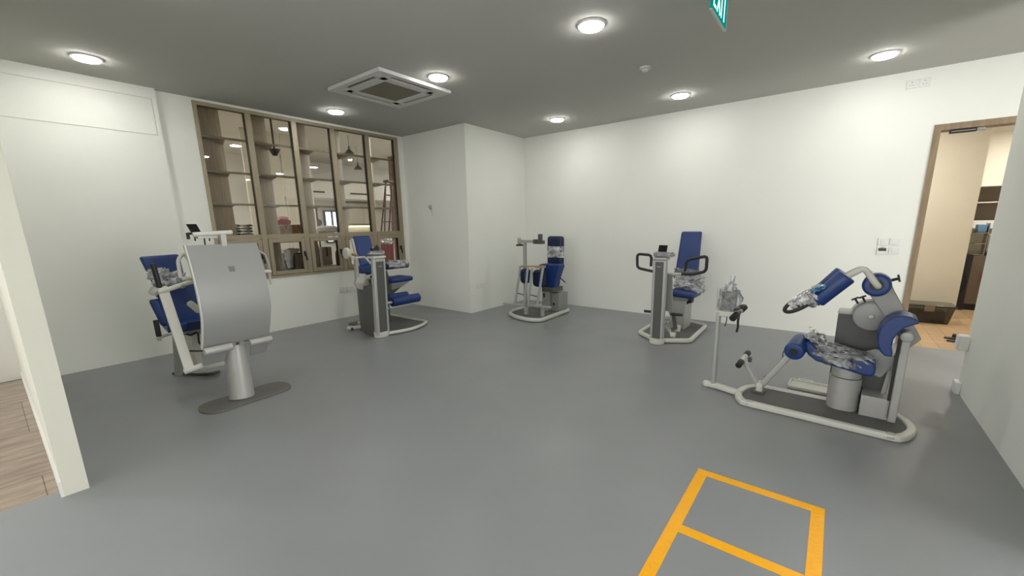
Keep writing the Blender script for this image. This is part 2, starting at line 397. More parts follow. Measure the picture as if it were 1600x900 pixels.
# kitchen room shell
KX = 9.9
slab('floor_kitchen', [((XR, -2.6, -.1), (KX, 4.6, 0))], 'oakfloor', 'pale oak plank floor beyond the doorway')
slab('wall_kitchen', [((KX, -2.6, 0), (KX+.1, 4.6, 2.7)), ((XR+.12, -2.7, 0), (KX, -2.6, 2.7)), ((XR+.12, .3, 0), (KX, .4, 2.7))], 'cream', 'walls of the kitchen beyond the doorway')
slab('ceiling_kitchen', [((XR+.12, -2.7, 2.7), (KX, .4, 2.8))], 'backceil', 'ceiling of the kitchen')
slab('wall_partition', [((8.3, -1.45, 0), (8.42, .3, 2.7))], 'cream', 'cream partition seen through the doorway')
slab('trim_partition', [((8.275, -.95, .0), (8.3, -.90, 1.2))], 'trimwhite', 'pale strip on the cream partition')

# ------------------------------------------------------------ window
win = thing('window_1', 'large brown-grey aluminium window of five tall panes over five small sashes', 'window'); win['kind'] = 'structure'; del win['category']
yo = YW-.012; yi = YW+.07
mull = [2.392, 2.962, 3.5215, 4.0995]
ZM = 1.317
def winframe(bm):
    box(bm, (WX0, yo, WZB), (WX0+.042, yi, 2.905)); box(bm, (WX1-.075, yo, WZB), (WX1, yi, 2.905))
    box(bm, (WX0+.042, yo, 2.862), (WX1-.075, yi, 2.905)); box(bm, (WX0+.042, yo, WZB), (WX1-.075, yi, WZB+.035)); pass
    for mx in mull: box(bm, (mx-.036, yo, WZB+.035), (mx+.036, yi, 2.862))
    es = [WX0+.042]+[e for mx in mull for e in (mx-.036, mx+.036)]+[WX1-.075]
    for q in range(5): box(bm, (es[2*q], yo, ZM-.03), (es[2*q+1], yi, ZM+.03))
P(win, 'frame', 'winframe', winframe, bevel=.003)
cols = [WX0+.042]+sum([[mx-.036, mx+.036] for mx in mull], [])+[WX1-.075]
cols = [(cols[2*i], cols[2*i+1]) for i in range(5)]
for a, b in cols:
    g = P(win, 'pane', 'glass', box, (a, YW+.045, ZM+.03), (b, YW+.049, 2.862))
    def gk(bm):
        for x in (a, b-.006): box(bm, (x, YW+.01, ZM+.03), (x+.006, YW+.044, 2.862))
        box(bm, (a, YW+.01, 2.856), (b, YW+.044, 2.862))
    P(win, 'gasket', 'gasket', gk)
for i, (a, b) in enumerate(cols):
    s0, s1 = a+.004, b-.004; z0, z1 = WZB+.04, ZM-.034; t = .052
    def sash(bm):
        box(bm, (s0, yo-.006, z0), (s0+t, yi-.01, z1)); box(bm, (s1-t, yo-.006, z0), (s1, yi-.01, z1))
        box(bm, (s0+t, yo-.006, z0), (s1-t, yi-.01, z0+t)); box(bm, (s0+t, yo-.006, z1-t), (s1-t, yi-.01, z1))
    s = P(win, 'sash', 'winframe', sash, bevel=.003)
    P(s, 'sash_pane', 'glass', box, (s0+t, YW+.035, z0+t), (s1-t, YW+.039, z1-t))
    def gk2(bm):
        box(bm, (s1-t-.008, YW-.0, z0+t), (s1-t, YW+.034, z1-t)); box(bm, (s0+t, YW, z1-t-.005), (s1-t, YW+.034, z1-t))
    P(s, 'gasket', 'gasket', gk2)
    def hnd(bm):
        zc = (z0+z1)/2+.01; xc = s1-.022
        box(bm, (xc-.012, yo-.022, zc-.02), (xc+.012, yo-.006, zc+.05)); beam(bm, (xc, yo-.03, zc+.045), (xc+.012, yo-.04, zc-.085), .022, .014)
    P(s, 'handle', 'black', hnd, bevel=.003, label='black window handle')

# ------------------------------------------------------------ storage room behind the window
BX0, BX1, BY1, BH = -.6, 9.6, 12.0, 3.25
slab('floor_storage', [((BX0, YW+.1, -.1), (BX1, BY1, 0))], 'storagefloor', 'floor of the room behind the window')
slab('ceiling_storage', [((BX0, YW+.12, BH), (BX1, BY1, BH+.1))], 'backceil', 'ceiling of the room behind the window')
slab('wall_storage', [((BX0, BY1, 0), (BX1, BY1+.1, BH)), ((BX1, YA+.1, 0), (BX1+.1, BY1, BH)), ((XB+.1, YA+1.62, 0), (BX1, YA+1.7, BH)),
     ((BX0-.1, YW, 0), (BX0, BY1, BH)), ((BX0, YW+.12, H), (XB+.3, YW+.2, BH)), ((BX0, YW+.12, 0), (XP+.1, YW+.2, BH))], 'beige', 'beige walls of the room behind the window')
slab('trim_bulkhead', [((4.6, 10.9, 2.2), (BX1, BY1, 2.62))], 'backceil', 'pale bulkhead across the end of the storage room')
slab('trim_column', [((7.14, 9.4, 0), (7.45, 9.8, BH))], 'brick', 'brown textured column behind the window')
slab('trim_panel', [((3.3, 8.9, 0), (3.95, 8.95, BH)), ((4.0, 8.9, 0), (4.55, 8.95, BH))], 'cream', 'tall pale door panels behind the first window bay', bevel=.004)
# far window
fw_ = thing('window_2', 'small bright far window with a grid seen through the middle panes', 'window', (0, 0, 0)); fw_['kind'] = 'structure'; del fw_['category']
def fwf(bm):
    for x in (6.36, 6.585, 6.82): box(bm, (x-.02, 11.93, 1.0), (x+.02, 11.99, 1.92))
    for z in (1.0, 1.9): box(bm, (6.36, 11.93, z-.02), (6.82, 11.99, z+.02))
    for k in range(1, 6): box(bm, (6.36, 11.95, 1.0+.15*k-.004), (6.82, 11.96, 1.0+.15*k+.004))
P(fw_, 'frame', 'dark', fwf); P(fw_, 'pane', 'outside', box, (6.36, 11.975, 1.0), (6.82, 11.985, 1.9))

# display shelving just behind the window: slanted partitions with corner shelves
sh = thing('shelving_unit', 'wooden display shelving with slanted partitions standing just behind the large window', 'shelving', (3.3, 6.45, 0))
ox = Vector((3.3, 6.45, 0))
dv = [1.83, 2.392, 2.962, 3.5215, 4.0995, 4.66]
SY0, PA, PD = 6.225, .42, .44
def wb(bm, a, b): box(bm, Vector(a)-ox, Vector(b)-ox)
for d in dv[:-1]:
    P(sh, 'partition', 'shelfwood', lambda bm: hexa(bm, [Vector(p)-ox for p in [(d, SY0, .05), (d+PA, SY0+PD, .05), (d+PA-.012, SY0+PD+.012, .05), (d-.012, SY0+.012, .05), (d, SY0, 3.0), (d+PA, SY0+PD, 3.0), (d+PA-.012, SY0+PD+.012, 3.0), (d-.012, SY0+.012, 3.0)]]))
    for z in (1.735, 2.128, 2.535):
        P(sh, 'corner_shelf', 'shelfwood', lambda bm: prism_z(bm, [(d+.01-ox.x, SY0-ox.y), (d+.30-ox.x, SY0-ox.y), (d+PA-.01-ox.x, SY0+PD-.03-ox.y)], z-.012, z+.012))
for z in (1.735, 2.128, 2.535): P(sh, 'front_rail', 'shelfwood', wb, (dv[0], SY0-.02, z-.013), (dv[-1], SY0, z+.013), bevel=.002)
for z in (.70, 1.317): P(sh, 'shelf_board', 'shelfwood', wb, (dv[0], SY0-.02, z-.014), (dv[-1]+.2, 7.05, z+.014), bevel=.001)
P(sh, 'top', 'shelfwood', wb, (dv[0], SY0-.02, 3.0), (dv[-1]+.2, 6.72, 3.02)); P(sh, 'plinth', 'shelfwood', wb, (dv[0], SY0, 0), (dv[-1]+.2, 6.7, .05))

# ================================================================ CEILING FITTINGS
rows = [5.454, 3.456, 1.70, -.166]
LL = {(0.88, 5.454): 'round ceiling lamp nearest the left wall access panel',
      (3.214, 5.454): 'round ceiling lamp in front of the large window',
      (3.214, 3.456): 'round ceiling lamp beside the air conditioner',
      (3.214, 1.70): 'large looking round ceiling lamp at the top centre, nearest the exit sign',
      (5.537, 3.456): 'small looking round ceiling lamp nearest the far room corner',
      (5.537, 1.70): 'round ceiling lamp in front of the long blank wall, centre right',
      (5.520, -.166): 'round ceiling lamp at right, nearest the doorway'}
def make_lamp(x, y, label):
    t = thing('ceiling_light', label, 'ceiling light', (x, y, H), 0, 'round ceiling lamps of the exercise room')
    def ring(bm):
        pr = [(.088, -.0), (.112, -.0), (.112, -.004), (.107, -.010), (.098, -.0125), (.094, -.011)]
        n = 40
        V = [[bm.verts.new((r*math.cos(2*math.pi*i/n), r*math.sin(2*math.pi*i/n), z)) for r, z in pr] for i in range(n)]
        for i in range(n):
            for j in range(len(pr)-1): bm.faces.new((V[i][j], V[(i+1) % n][j], V[(i+1) % n][j+1], V[i][j+1]))
    P(t, 'trim_ring', 'trimwhite', ring)
    def dif(bm): cyl(bm, (0, 0, -.001), (0, 0, -.026), .097, .086, n=40, dome=.006)
    P(t, 'diffuser', 'lampglow', dif)
    return t
for (x, y), lb in LL.items(): make_lamp(x, y, lb)
for x, y, lb in [(0.88, 3.456, 'round ceiling lamp over the narrow wall end'), (0.88, 1.70, 'round ceiling lamp just ahead of the viewer'),  
                 
                 (3.214, -2.1, 'added round fill lamp behind the right wall'), (0.3, -2.1, 'added round fill lamp far behind the viewer'), (5.52, -2.3, 'added round fill lamp past the right wall by the doorway')]: make_lamp(x, y, lb)  # these three lamps are added out of view as fill light

ac = thing('air_conditioner', 'square white ceiling cassette air conditioner with a beige grille', 'air conditioner', (3.125, 4.145, H-.003))
def acbody(bm):
    a = .475
    # frame with four slots: built from a ring of boxes around the grille
    for s in (1, -1):
        pass
    ring = [(-a, -a), (a, -a), (a, a), (-a, a)]
    def fr(x0, y0, x1, y1, z0=-.035, z1=0): box(bm, (x0, y0, z0), (x1, y1, z1))
    fr(-a, -a, a, -a+.07); fr(-a, a-.07, a, a); fr(-a, -a+.07, -a+.07, a-.07); fr(a-.07, -a+.07, a, a-.07)
    i0, i1 = .245, .345     # inner ring band
    fr(-i1+.0, -i1, i1, -i0); fr(-i1, i0, i1, i1); fr(-i1, -i0, -i0, i0); fr(i0, -i0, i1, i0)
    for sx in (1, -1):
        for sy in (1, -1):
            x0, x1 = sorted((sx*.27, sx*.406)); y0, y1 = sorted((sy*.27, sy*.406)); fr(x0, y0, x1, y1)
P(ac, 'panel', 'acwhite', acbody, bevel=.004)
P(ac, 'intake_grille', 'acgrille', box, (-.246, -.246, -.033), (.246, .246, -.01))
for q in range(4):
    rm = Matrix.Rotation(q*math.pi/2, 3, 'Z')
    def vane(bm, rm=rm):
        pts = [rm @ Vector(p) for p in [(-.25, .352, -.010), (.25, .352, -.010), (.25, .355, -.010), (-.25, .355, -.010), (-.25, .362, -.030), (.25, .362, -.030), (.25, .366, -.029), (-.25, .366, -.029)]]
        hexa(bm, pts)
    P(ac, 'louvre', 'acwhite', vane)
    def slot(bm, rm=rm): 
        pts = [rm @ Vector(p) for p in [(-.27, .345, -.006), (.27, .345, -.006), (.27, .405, -.006), (-.27, .405, -.006), (-.27, .345, -.002), (.27, .345, -.002), (.27, .405, -.002), (-.27, .405, -.002)]]
        hexa(bm, pts)
    P(ac, 'air_slot', 'black', slot)

sd = thing('smoke_detector', 'small white round smoke detector on the ceiling', 'smoke detector', (4.37, 1.70, H))
P(sd, 'base', 'acwhite', cyl, (0, 0, 0), (0, 0, -.015), .055, .052, n=32)
P(sd, 'sensor_head', 'acwhite', cyl, (0, 0, -.015), (0, 0, -.038), .036, .026, n=32, bevel=.004)

# exit sign
ex = thing('exit_sign', 'hanging green exit sign with white letters at the top of the view', 'sign', (3.16, .76, 2.934))
P(ex, 'bracket', 'white', box, (-.14, -.02, -.028), (.14, .02, 0), bevel=.003)
P(ex, 'panel', 'exitgreen', box, (-.2, -.006, -.25), (.182, .006, -.028), bevel=.002)
P(ex, 'rim', 'white', lambda bm: (box(bm, (-.203, -.008, -.256), (.186, .008, -.25)), box(bm, (.182, -.008, -.25), (.187, .008, -.028))))
def letters(bm):
    # E X I T in block strokes on the face towards the room
    y0, y1 = -.0085, -.006; zb, zt = -.225, -.06; s = .016
    def st(p, q): 
        a, b = Vector((p[0], (y0+y1)/2, p[1])), Vector((q[0], (y0+y1)/2, q[1])); tube(bm, [a, b], 0, prof=[(-.001, -s/2), (.001, -s/2), (.001, s/2), (-.001, s/2)] if False else [(s/2, -.001), (s/2, .001), (-s/2, .001), (-s/2, -.001)], upv=(0, 1, 0))
    x = -.165
    st((x, zb), (x, zt)); st((x, zb+s/2), (x+.055, zb+s/2)); st((x, (zb+zt)/2), (x+.05, (zb+zt)/2)); st((x, zt-s/2), (x+.055, zt-s/2))
    x = -.082; st((x, zb), (x+.075, zt)); st((x, zt), (x+.075, zb))
    x = .03; st((x, zb), (x, zt))
    x = .065; st((x, zt-s/2), (x+.085, zt-s/2)); st((x+.0425, zb), (x+.0425, zt))
P(ex, 'lettering', 'exitwhite', letters)

# ================================================================ WALL FITTINGS
def plate(name, label, cat, c, wd, ht, normal, extra=None, group=None):
    """wall plate: c centre on the wall, normal one of '-x', '-y', '+y'"""
    rot = {'-x': -math.pi/2, '-y': 0, '+y': math.pi}[normal]
    t = thing(name, label, cat, c, rot, group)
    P(t, 'plate', 'trimwhite', box, (-wd/2, -.011, -ht/2), (wd/2, 0, ht/2), bevel=.003)
    if extra: extra(t)
    return t
def rocker(t): P(t, 'rocker', 'trimwhite', box, (-.02, -.015, -.025), (.02, -.01, .025), bevel=.002)
def socket_(t):
    P(t, 'switch', 'trimwhite', box, (.012, -.014, .012), (.03, -.01, .034), bevel=.001)
    for a, b in (((-.003, -.0115, .01), (.003, -.0105, .022)), ((-.018, -.0115, -.016), (-.008, -.0105, -.011)), ((.008, -.0115, -.016), (.018, -.0105, -.011))): P(t, 'pin_hole', 'silver2', box, a, b)
def lcd(t):
    P(t, 'display', 'screen', box, (-.034, -.0145, -.002), (.034, -.01, .03), bevel=.001, label='dark display')
    P(t, 'buttons', 'dark', box, (-.015, -.013, .036), (.015, -.0105, .040))
plate('light_switch', 'white switch plate, upper left of the four beside the doorway', 'switch', (XR, -.427, 1.163), .086, .082, '-x', rocker)
plate('light_switch', 'white switch plate, upper right of the four beside the doorway', 'switch', (XR, -.527, 1.166), .086, .082, '-x', rocker)
th_ = plate('thermostat', 'white thermostat with a dark display, lower left of the four plates', 'thermostat', (XR, -.431, 1.062), .094, .09, '-x', lcd)
plate('light_switch', 'white switch plate, lower right of the four beside the doorway', 'switch', (XR, -.532, 1.062), .086, .08, '-x', rocker)
plate('power_socket', 'white socket plate high on the far wall, left of the pair near the ceiling', 'socket', (XR, -.448, 2.803), .086, .086, '-x', socket_)
plate('power_socket', 'white socket plate high on the far wall, right of the pair near the ceiling', 'socket', (XR, -.548, 2.803), .086, .086, '-x', socket_)
plate('power_socket', 'white double socket under the window, left one of the pair', 'socket', (3.44, YW, .455), .115, .088, '-y', socket_)
plate('power_socket', 'white double socket under the window, right one of the pair', 'socket', (3.565, YW, .452), .115, .088, '-y', socket_)
plate('power_socket', 'white socket low on the boxed-out corner wall', 'socket', (5.04, YA, .435), .2, .09, '-y', socket_)
wr = thing('wire_stub', 'small loop of wires poking out of the boxed-out wall', 'wire', (XB, 5.47, 1.70))
P(wr, 'wire', 'acwhite', lambda bm: tube(bm, smooth_path([(0, 0, -.0), (-.03, .03, .01), (-.045, .04, .04), (-.03, .0, .07), (-.03, -.03, .03), (-.04, -.035, -.03), (-.02, -.03, -.10)]), .0045, n=8))
P(wr, 'wire', 'dark', lambda bm: tube(bm, smooth_path([(0, .005, .0), (-.02, .04, .03), (-.03, .03, .06), (-.02, .0, .05), (-.035, -.02, .0), (-.03, -.03, -.05)]), .004, n=8))
wbx = thing('junction_box', 'white plastic box mounted low at the end of the right wall', 'junction box', (XE-.03, YR, .425))
P(wbx, 'body', 'trimwhite', box, (-.045, 0, -.06), (.045, .06, .06), bevel=.006)
P(wbx, 'cover', 'trimwhite', box, (-.04, .06, -.055), (.04, .068, .055), bevel=.004)

# door head lock
ml = thing('magnetic_lock', 'black and silver magnetic lock under the door frame head', 'lock', (XR+.05, -.90, DZ-.06))
P(ml, 'magnet_bar', 'black', box, (-.02, -.10, -.035), (.02, .095, 0), bevel=.002)
P(ml, 'strike_plate', 'steel', box, (-.024, -.09, -.022), (-.02, .085, -.014))
P(ml, 'bracket', 'steel', box, (-.02, -.16, -.03), (.02, -.10, 0), bevel=.002)

# ================================================================ FLOOR TAPE
tp = thing('floor_marking', 'yellow tape rectangle with a crossbar stuck on the grey floor', 'floor marking', (1.6, .19, 0))
def tz(bm, a, b): box(bm, (a[0]-1.6, a[1]-.19, .0002), (b[0]-1.6, b[1]-.19, .0012))
P(tp, 'tape_strip', 'yellow', tz, (.55, .432), (2.363, .488))
P(tp, 'tape_strip', 'yellow', tz, (.55, -.109), (2.363, -.054))
P(tp, 'tape_strip', 'yellow', tz, (2.308, -.054), (2.363, .432))
P(tp, 'tape_strip', 'yellow', tz, (1.772, -.054), (1.828, .432))
# ================================================================ MACHINES
# Each machine is built in its own frame: u to the right, v away from the viewer, z up.
def deckrail(t, pts, wd, ht, zc, name='base_rail', m='white', closed=True, rad=.1, smooth=False):
    path = smooth_path(pts, closed) if smooth else round_path(pts, rad, closed)
    P(t, name, m, lambda bm: tube(bm, [(p[0], p[1], zc) for p in path], 0, closed=closed, prof=rprof(wd, ht, .42, 4), upv=(0, 0, 1)))
def V3(*p): return Vector(p)
def p3(pts): return [Vector((x, y, 0)) for x, y in pts]

# ---------------------------------------------------------------- E: big machine at right
E_ = thing('exercise_machine', 'large abdominal and back exercise machine at right, long base, navy rollers and curved pad', 'exercise machine', (3.44, .40, 0), R(-93))
rp = [(.0, .03), (.40, .03), (.80, .03), (.875, .055), (.925, .16), (.935, .26), (.90, .38), (.84, .46), (.75, .475), (.40, .465), (.08, .455), (-.02, .43), (-.085, .34), (-.105, .22), (-.09, .12), (-.05, .05)]
rp = smooth_path(p3(rp), True, 5)
P(E_, 'base_rail', 'white', lambda bm: tube(bm, [(p.x, p.y, .0235) for p in rp], 0, closed=True, prof=rprof(.052, .045, .28, 4), upv=(0, 0, 1)))
P(E_, 'deck', 'deck', prism_z, [(p.x, p.y) for p in rp], .006, .032)
for uu in (-.02, .8): P(E_, 'rail_joint', 'silver', cyl, (uu, .03, .026), (uu+.05, .033, .026), .0275, dome=.01)
P(E_, 'post_beam', 'white', beam, (-.09, .19, .028), (-.33, .252, .028), .055, .045, .3)
P(E_, 'post_foot', 'white', lambda bm: (cyl(bm, (-.375, .262, 0), (-.375, .262, .045), .032, dome=.008), beam(bm, (-.375, .262, .024), (-.3, .245, .024), .06, .044, .3)))
P(E_, 'monitor_post', 'silver', beam, (-.318, .25, .04), (-.325, .25, .68), .034, .055, .45)
P(E_, 'monitor_post', 'silver', beam, (-.335, .26, .66), (-.342, .26, .875), .026, .02, .4)
P(E_, 'monitor_bracket', 'white', box, (-.345, .225, .645), (-.17, .285, .692), bevel=.008)
mn = P(E_, 'monitor', 'dark', box, (-.318, .245, .70), (-.20, .275, .85), bevel=.006)
P(mn, 'screen', 'screen', box, (-.308, .24, .715), (-.21, .246, .84))
P(E_, 'plastic_wrap', 'wrapthin', crumple, (-.255, .262, .775), (.155, .07, .20), .22, 3, 4)
P(E_, 'plastic_wrap', 'wrap', lambda bm: (crumple(bm, (-.258, .262, .885), (.08, .05, .07), .4, 5, 3), sleeve(bm, [(-.26, .262, .86), (-.25, .262, .92), (-.245, .262, .985)], [(.03, .03), (.012, .014), (.02, .016)], 3, .3)))
P(E_, 'cable', 'black', lambda bm: (tube(bm, smooth_path([(-.17, .25, .70), (-.175, .25, .62), (-.172, .25, .57), (-.178, .25, .525)]), .009, n=8), tube(bm, smooth_path([(-.26, .25, .65), (-.262, .25, .6), (-.27, .25, .56)]), .004, n=6), beam(bm, (-.24, .25, .70), (-.15, .25, .745), .02, .03)))
P(E_, 'hand_grip', 'black', cyl, (-.203, .17, .647), (-.186, .24, .677), .026, dome=.005)
P(E_, 'hand_grip', 'black', cyl, (-.172, .30, .70), (-.158, .36, .722), .026, dome=.005)
P(E_, 'grip_joint', 'silver', cyl, (-.190, .225, .672), (-.17, .31, .703), .02)
# seat column and boxes
def ecol(bm, z0, z1, a, b, cu=.555, cv=.385):
    n = 40; pr = [(cu+a*math.copysign(abs(math.cos(2*math.pi*i/n))**.8, math.cos(2*math.pi*i/n)), cv+b*math.sin(2*math.pi*i/n)) for i in range(n)]
    prism_z(bm, pr, z0, z1)
P(E_, 'seat_column', 'silver', ecol, .03, .275, .096, .095, bevel=.003)
P(E_, 'seat_column', 'silver', ecol, .278, .40, .090, .088, bevel=.003)
P(E_, 'column_seam', 'black', ecol, .27, .282, .088, .086)
P(E_, 'housing_box', 'silver', box, (.655, .285, .03), (.815, .47, .185), bevel=.006)
P(E_, 'support_post', 'silver', lambda bm: (box(bm, (.812, .27, .03), (.857, .325, .655))), bevel=.006)
P(E_, 'post_cap', 'silver', cyl, (.832, .25, .65), (.832, .34, .65), .036, dome=.008)
P(E_, 'post_slot', 'black', box, (.795, .285, .05), (.813, .31, .63))
P(E_, 'weight_housing', 'dark', prism_v, [(.455, .03), (.452, .725), (.56, .735), (.64, .70), (.74, .60), (.79, .48), (.795, .03)], .47, .60, bevel=.006)
P(E_, 'housing_cap', 'white', box, (.448, .465, .722), (.56, .60, .752), bevel=.012)
P(E_, 'cam_wheel', 'silver2', lambda bm: cyl(bm, (.64, .465, .735), (.64, .40, .735), .103, n=48, dome=.012), label='round pale grey cam wheel')
P(E_, 'cam_hub', 'silver', lambda bm: cyl(bm, (.642, .402, .735), (.642, .393, .735), .018, n=20, dome=.004))
P(E_, 'cam_rim', 'white', lambda bm: tube(bm, [(.64+.112*math.cos(R(a)), .46, .735+.112*math.sin(R(a))) for a in range(30, 176, 8)], .011, n=10))
for (ku, kz, au) in [(.548, .835, -.4), (.585, .852, -.3)]:
    def knob(bm, ku=ku, kz=kz, au=au):
        a = Vector((ku+.01, .45, kz-.02)); b = Vector((ku+.0+au*.03, .45, kz+.015)); cyl(bm, a, b, .007, n=10)
        d = (b-a).normalized(); s = Vector((d.z, 0, -d.x)); beam(bm, b-s*.022, b+s*.022, .014, .012)
    P(E_, 'pull_knob', 'black', knob)
P(E_, 'pull_knob', 'black', lambda bm: (cyl(bm, (.695, .37, 1.0), (.748, .37, 1.022), .010, n=10), beam(bm, (.742, .37, 1.048), (.756, .37, 1.0), .014, .012)))
P(E_, 'swing_arm', 'silver2', prism_v, [(.575, .985), (.60, .915), (.848, .548), (.862, .552), (.913, .622), (.905, .638), (.74, .93), (.70, 1.02), (.66, 1.04), (.60, 1.03)], .365, .425, bevel=.006)
P(E_, 'arm_roller', 'blue', cyl, (.642, .365, .982), (.638, .17, .99), .076, n=40, dome=.02)
P(E_, 'roller_core', 'black', cyl, (.638, .20, .99), (.638, .165, .991), .036, n=24)
P(E_, 'arm_tube', 'white', lambda bm: tube(bm, round_path([(.645, .20, .985), (.645, .115, .99), (.562, .105, 1.108), (.475, .105, 1.04)], .03), .0195, n=16))
P(E_, 'arm_tube', 'silver', lambda bm: tube(bm, round_path([(.60, .24, 1.06), (.545, .23, 1.098), (.47, .22, 1.045)], .02), .014, n=12))
P(E_, 'arm_pad', 'blue', cyl, (.482, .105, 1.05), (.335, .105, .862), .058, .052, n=36, dome=.012)
P(E_, 'arm_pad', 'blue', cyl, (.455, .22, 1.062), (.32, .22, .885), .052, .05, n=36, dome=.012)
def ringpath(c, a, b, ang, v, n=28):
    ca, sa = math.cos(ang), math.sin(ang); out = []
    for i in range(n):
        t = 2*math.pi*i/n; x, z = a*math.cos(t), b*math.sin(t); out.append((c[0]+x*ca-z*sa, v+.02*math.sin(t), c[1]+x*sa+z*ca))
    return out
P(E_, 'handle_loop', 'black', lambda bm: tube(bm, ringpath((.238, .835), .105, .034, R(38), .105), .0135, closed=True, n=12))
P(E_, 'handle_loop', 'black', lambda bm: tube(bm, ringpath((.262, .868), .095, .030, R(40), .215), .012, closed=True, n=12))
P(E_, 'plastic_wrap', 'wrap', lambda bm: (sleeve(bm, [(.335, .105, .905), (.29, .105, .875), (.235, .105, .845), (.185, .107, .808)], [(.05, .06), (.045, .055), (.03, .042), (.02, .024)], 2, .3), sleeve(bm, [(.345, .215, .935), (.29, .215, .90), (.23, .215, .86)], [(.035, .04), (.03, .03), (.02, .024)], 9, .35)))
P(E_, 'blue_tape', 'wrapblue', lambda bm: (crumple(bm, (.335, .09, .955), (.075, .10, .035), .4, 8, 3, Matrix.Rotation(R(-30), 3, 'Y'))), label='pale blue tape at the end of the arm pads')
# curved chest pad
P(E_, 'curved_pad', 'blue', prism_v, [(.872, .772), (.858, .792), (.83, .806), (.79, .812), (.75, .795), (.715, .765), (.692, .715), (.684, .655), (.692, .60), (.71, .556), (.735, .532), (.765, .528), (.774, .545), (.762, .60), (.765, .65), (.782, .695), (.81, .735), (.845, .757)], .13, .34, bevel=.022, seg=4)
P(E_, 'pad_plate', 'silver2', prism_v, [(.622, .44), (.64, .485), (.69, .512), (.75, .51), (.80, .47), (.792, .40), (.752, .318), (.735, .308), (.66, .345)], .37, .39, bevel=.004)
P(E_, 'strut', 'silver', lambda bm: (beam(bm, (.775, .42, .18), (.79, .42, .36), .03, .03), beam(bm, (.79, .42, .36), (.81, .40, .50), .024, .024)))
# seat
P(E_, 'seat', 'blue', prism_v, [(.300, .535), (.298, .49), (.325, .447), (.375, .412), (.45, .398), (.55, .382), (.65, .362), (.69, .365), (.706, .39), (.706, .425), (.69, .462), (.655, .478), (.60, .468), (.52, .462), (.43, .475), (.36, .515), (.33, .545)], .16, .42, bevel=.024, seg=4)
P(E_, 'plastic_wrap', 'wrap', lambda bm: (crumple(bm, (.49, .27, .465), (.30, .27, .09), .3, 11, 5, Matrix.Rotation(R(12), 3, 'Y')), crumple(bm, (.35, .30, .555), (.11, .18, .055), .5, 4, 4, Matrix.Rotation(R(35), 3, 'Y')), crumple(bm, (.60, .26, .48), (.16, .2, .04), .4, 6, 4, Matrix.Rotation(R(15), 3, 'Y'))))
P(E_, 'plastic_wrap', 'wrapthin', sleeve, [(.42, .285, .435), (.50, .285, .425), (.60, .285, .42)], [(.138, .055), (.138, .052), (.137, .06)], 5, .07)
# front roller
P(E_, 'leg_roller', 'blue', cyl, (.243, .08, .477), (.262, .33, .505), .064, n=40, dome=.016)
P(E_, 'roller_core', 'black', cyl, (.243, .078, .477), (.245, .11, .48), .026, n=24)
# leg linkage
P(E_, 'pivot_block', 'white', lambda bm: (box(bm, (-.0, .27, .03), (.045, .33, .10)), cyl(bm, (.022, .262, .10), (.022, .338, .10), .026)), bevel=.005)
P(E_, 'pivot_bracket', 'dark', box, (-.02, .255, .03), (.06, .345, .05), bevel=.004)
P(E_, 'link_arm', 'silver', beam, (.03, .30, .09), (.205, .30, .40), .03, .045, .25)
P(E_, 'link_arm', 'silver', beam, (.012, .29, .09), (-.098, .29, .262), .03, .03, .25)
P(E_, 'link_rod', 'dark', lambda bm: cyl(bm, (.045, .32, .16), (.155, .32, .33), .006))
P(E_, 'damper', 'silver', cyl, (.06, .32, .185), (.105, .32, .255), .012)
P(E_, 'wire_hook', 'dark', lambda bm: tube(bm, round_path([(.155, .32, .33), (.15, .32, .40), (.17, .32, .425), (.205, .32, .42)], .02), .0035, n=8))
P(E_, 'foot_grip', 'black', cyl, (-.130, .19, .258), (-.122, .262, .282), .024, dome=.006)
P(E_, 'foot_grip', 'black', cyl, (-.112, .34, .308), (-.104, .405, .325), .023, dome=.006)
P(E_, 'grip_joint', 'white', lambda bm: (cyl(bm, (-.122, .255, .280), (-.111, .345, .309), .021), beam(bm, (-.11, .30, .295), (-.085, .30, .245), .03, .03)))
P(E_, 'stop_block', 'dark', box, (-.09, .33, .262), (-.065, .37, .30), bevel=.004)

# ---------------------------------------------------------------- D: rowing style machine by the far wall, centre right
D_ = thing('exercise_machine', 'exercise machine with two square black loop handles and a tall navy backrest, centre right', 'exercise machine', (4.80, 1.58, 0), R(-90))
dpath = [(-.30, .24), (-.04, .02), (.04, .015), (.335, .19), (.305, 1.06), (-.05, 1.22), (-.31, .68)]
dp = round_path(p3(dpath), .05, True)
P(D_, 'base_rail', 'white', lambda bm: tube(bm, [(p.x, p.y, .032) for p in dp], 0, closed=True, prof=rprof(.05, .055, .45, 4), upv=(0, 0, 1)))
P(D_, 'deck', 'deck', prism_z, [(p.x, p.y) for p in dp], .008, .035)
lean = lambda z: -.012*z
P(D_, 'column', 'silver', lambda bm: hexa(bm, [(-.066, -.06, .03), (.090, -.06, .03), (.090, .01, .03), (-.066, .01, .03), (-.082, -.035, 1.0), (.076, -.035, 1.0), (.076, .025, 1.0), (-.082, .025, 1.0)]), bevel=.018, seg=4)
P(D_, 'column_inset', 'dark', lambda bm: hexa(bm, [(-.036, -.063, .07), (.058, -.063, .07), (.058, -.05, .07), (-.036, -.05, .07), (-.050, -.0385, .975), (.046, -.0385, .975), (.046, -.03, .975), (-.050, -.03, .975)]), bevel=.002)
P(D_, 'maker_plate', 'silver', box, (-.028, -.044, .915), (.018, -.039, .921))
P(D_, 'column_foot', 'white', lambda bm: prism_z(bm, [(.012+.086*math.cos(2*math.pi*i/28), -.02+.085*math.sin(2*math.pi*i/28)) for i in range(28)], 0, .07), bevel=.01)
P(D_, 'column_cap', 'silver', box, (-.085, -.045, .995), (.08, .065, 1.025), bevel=.008)
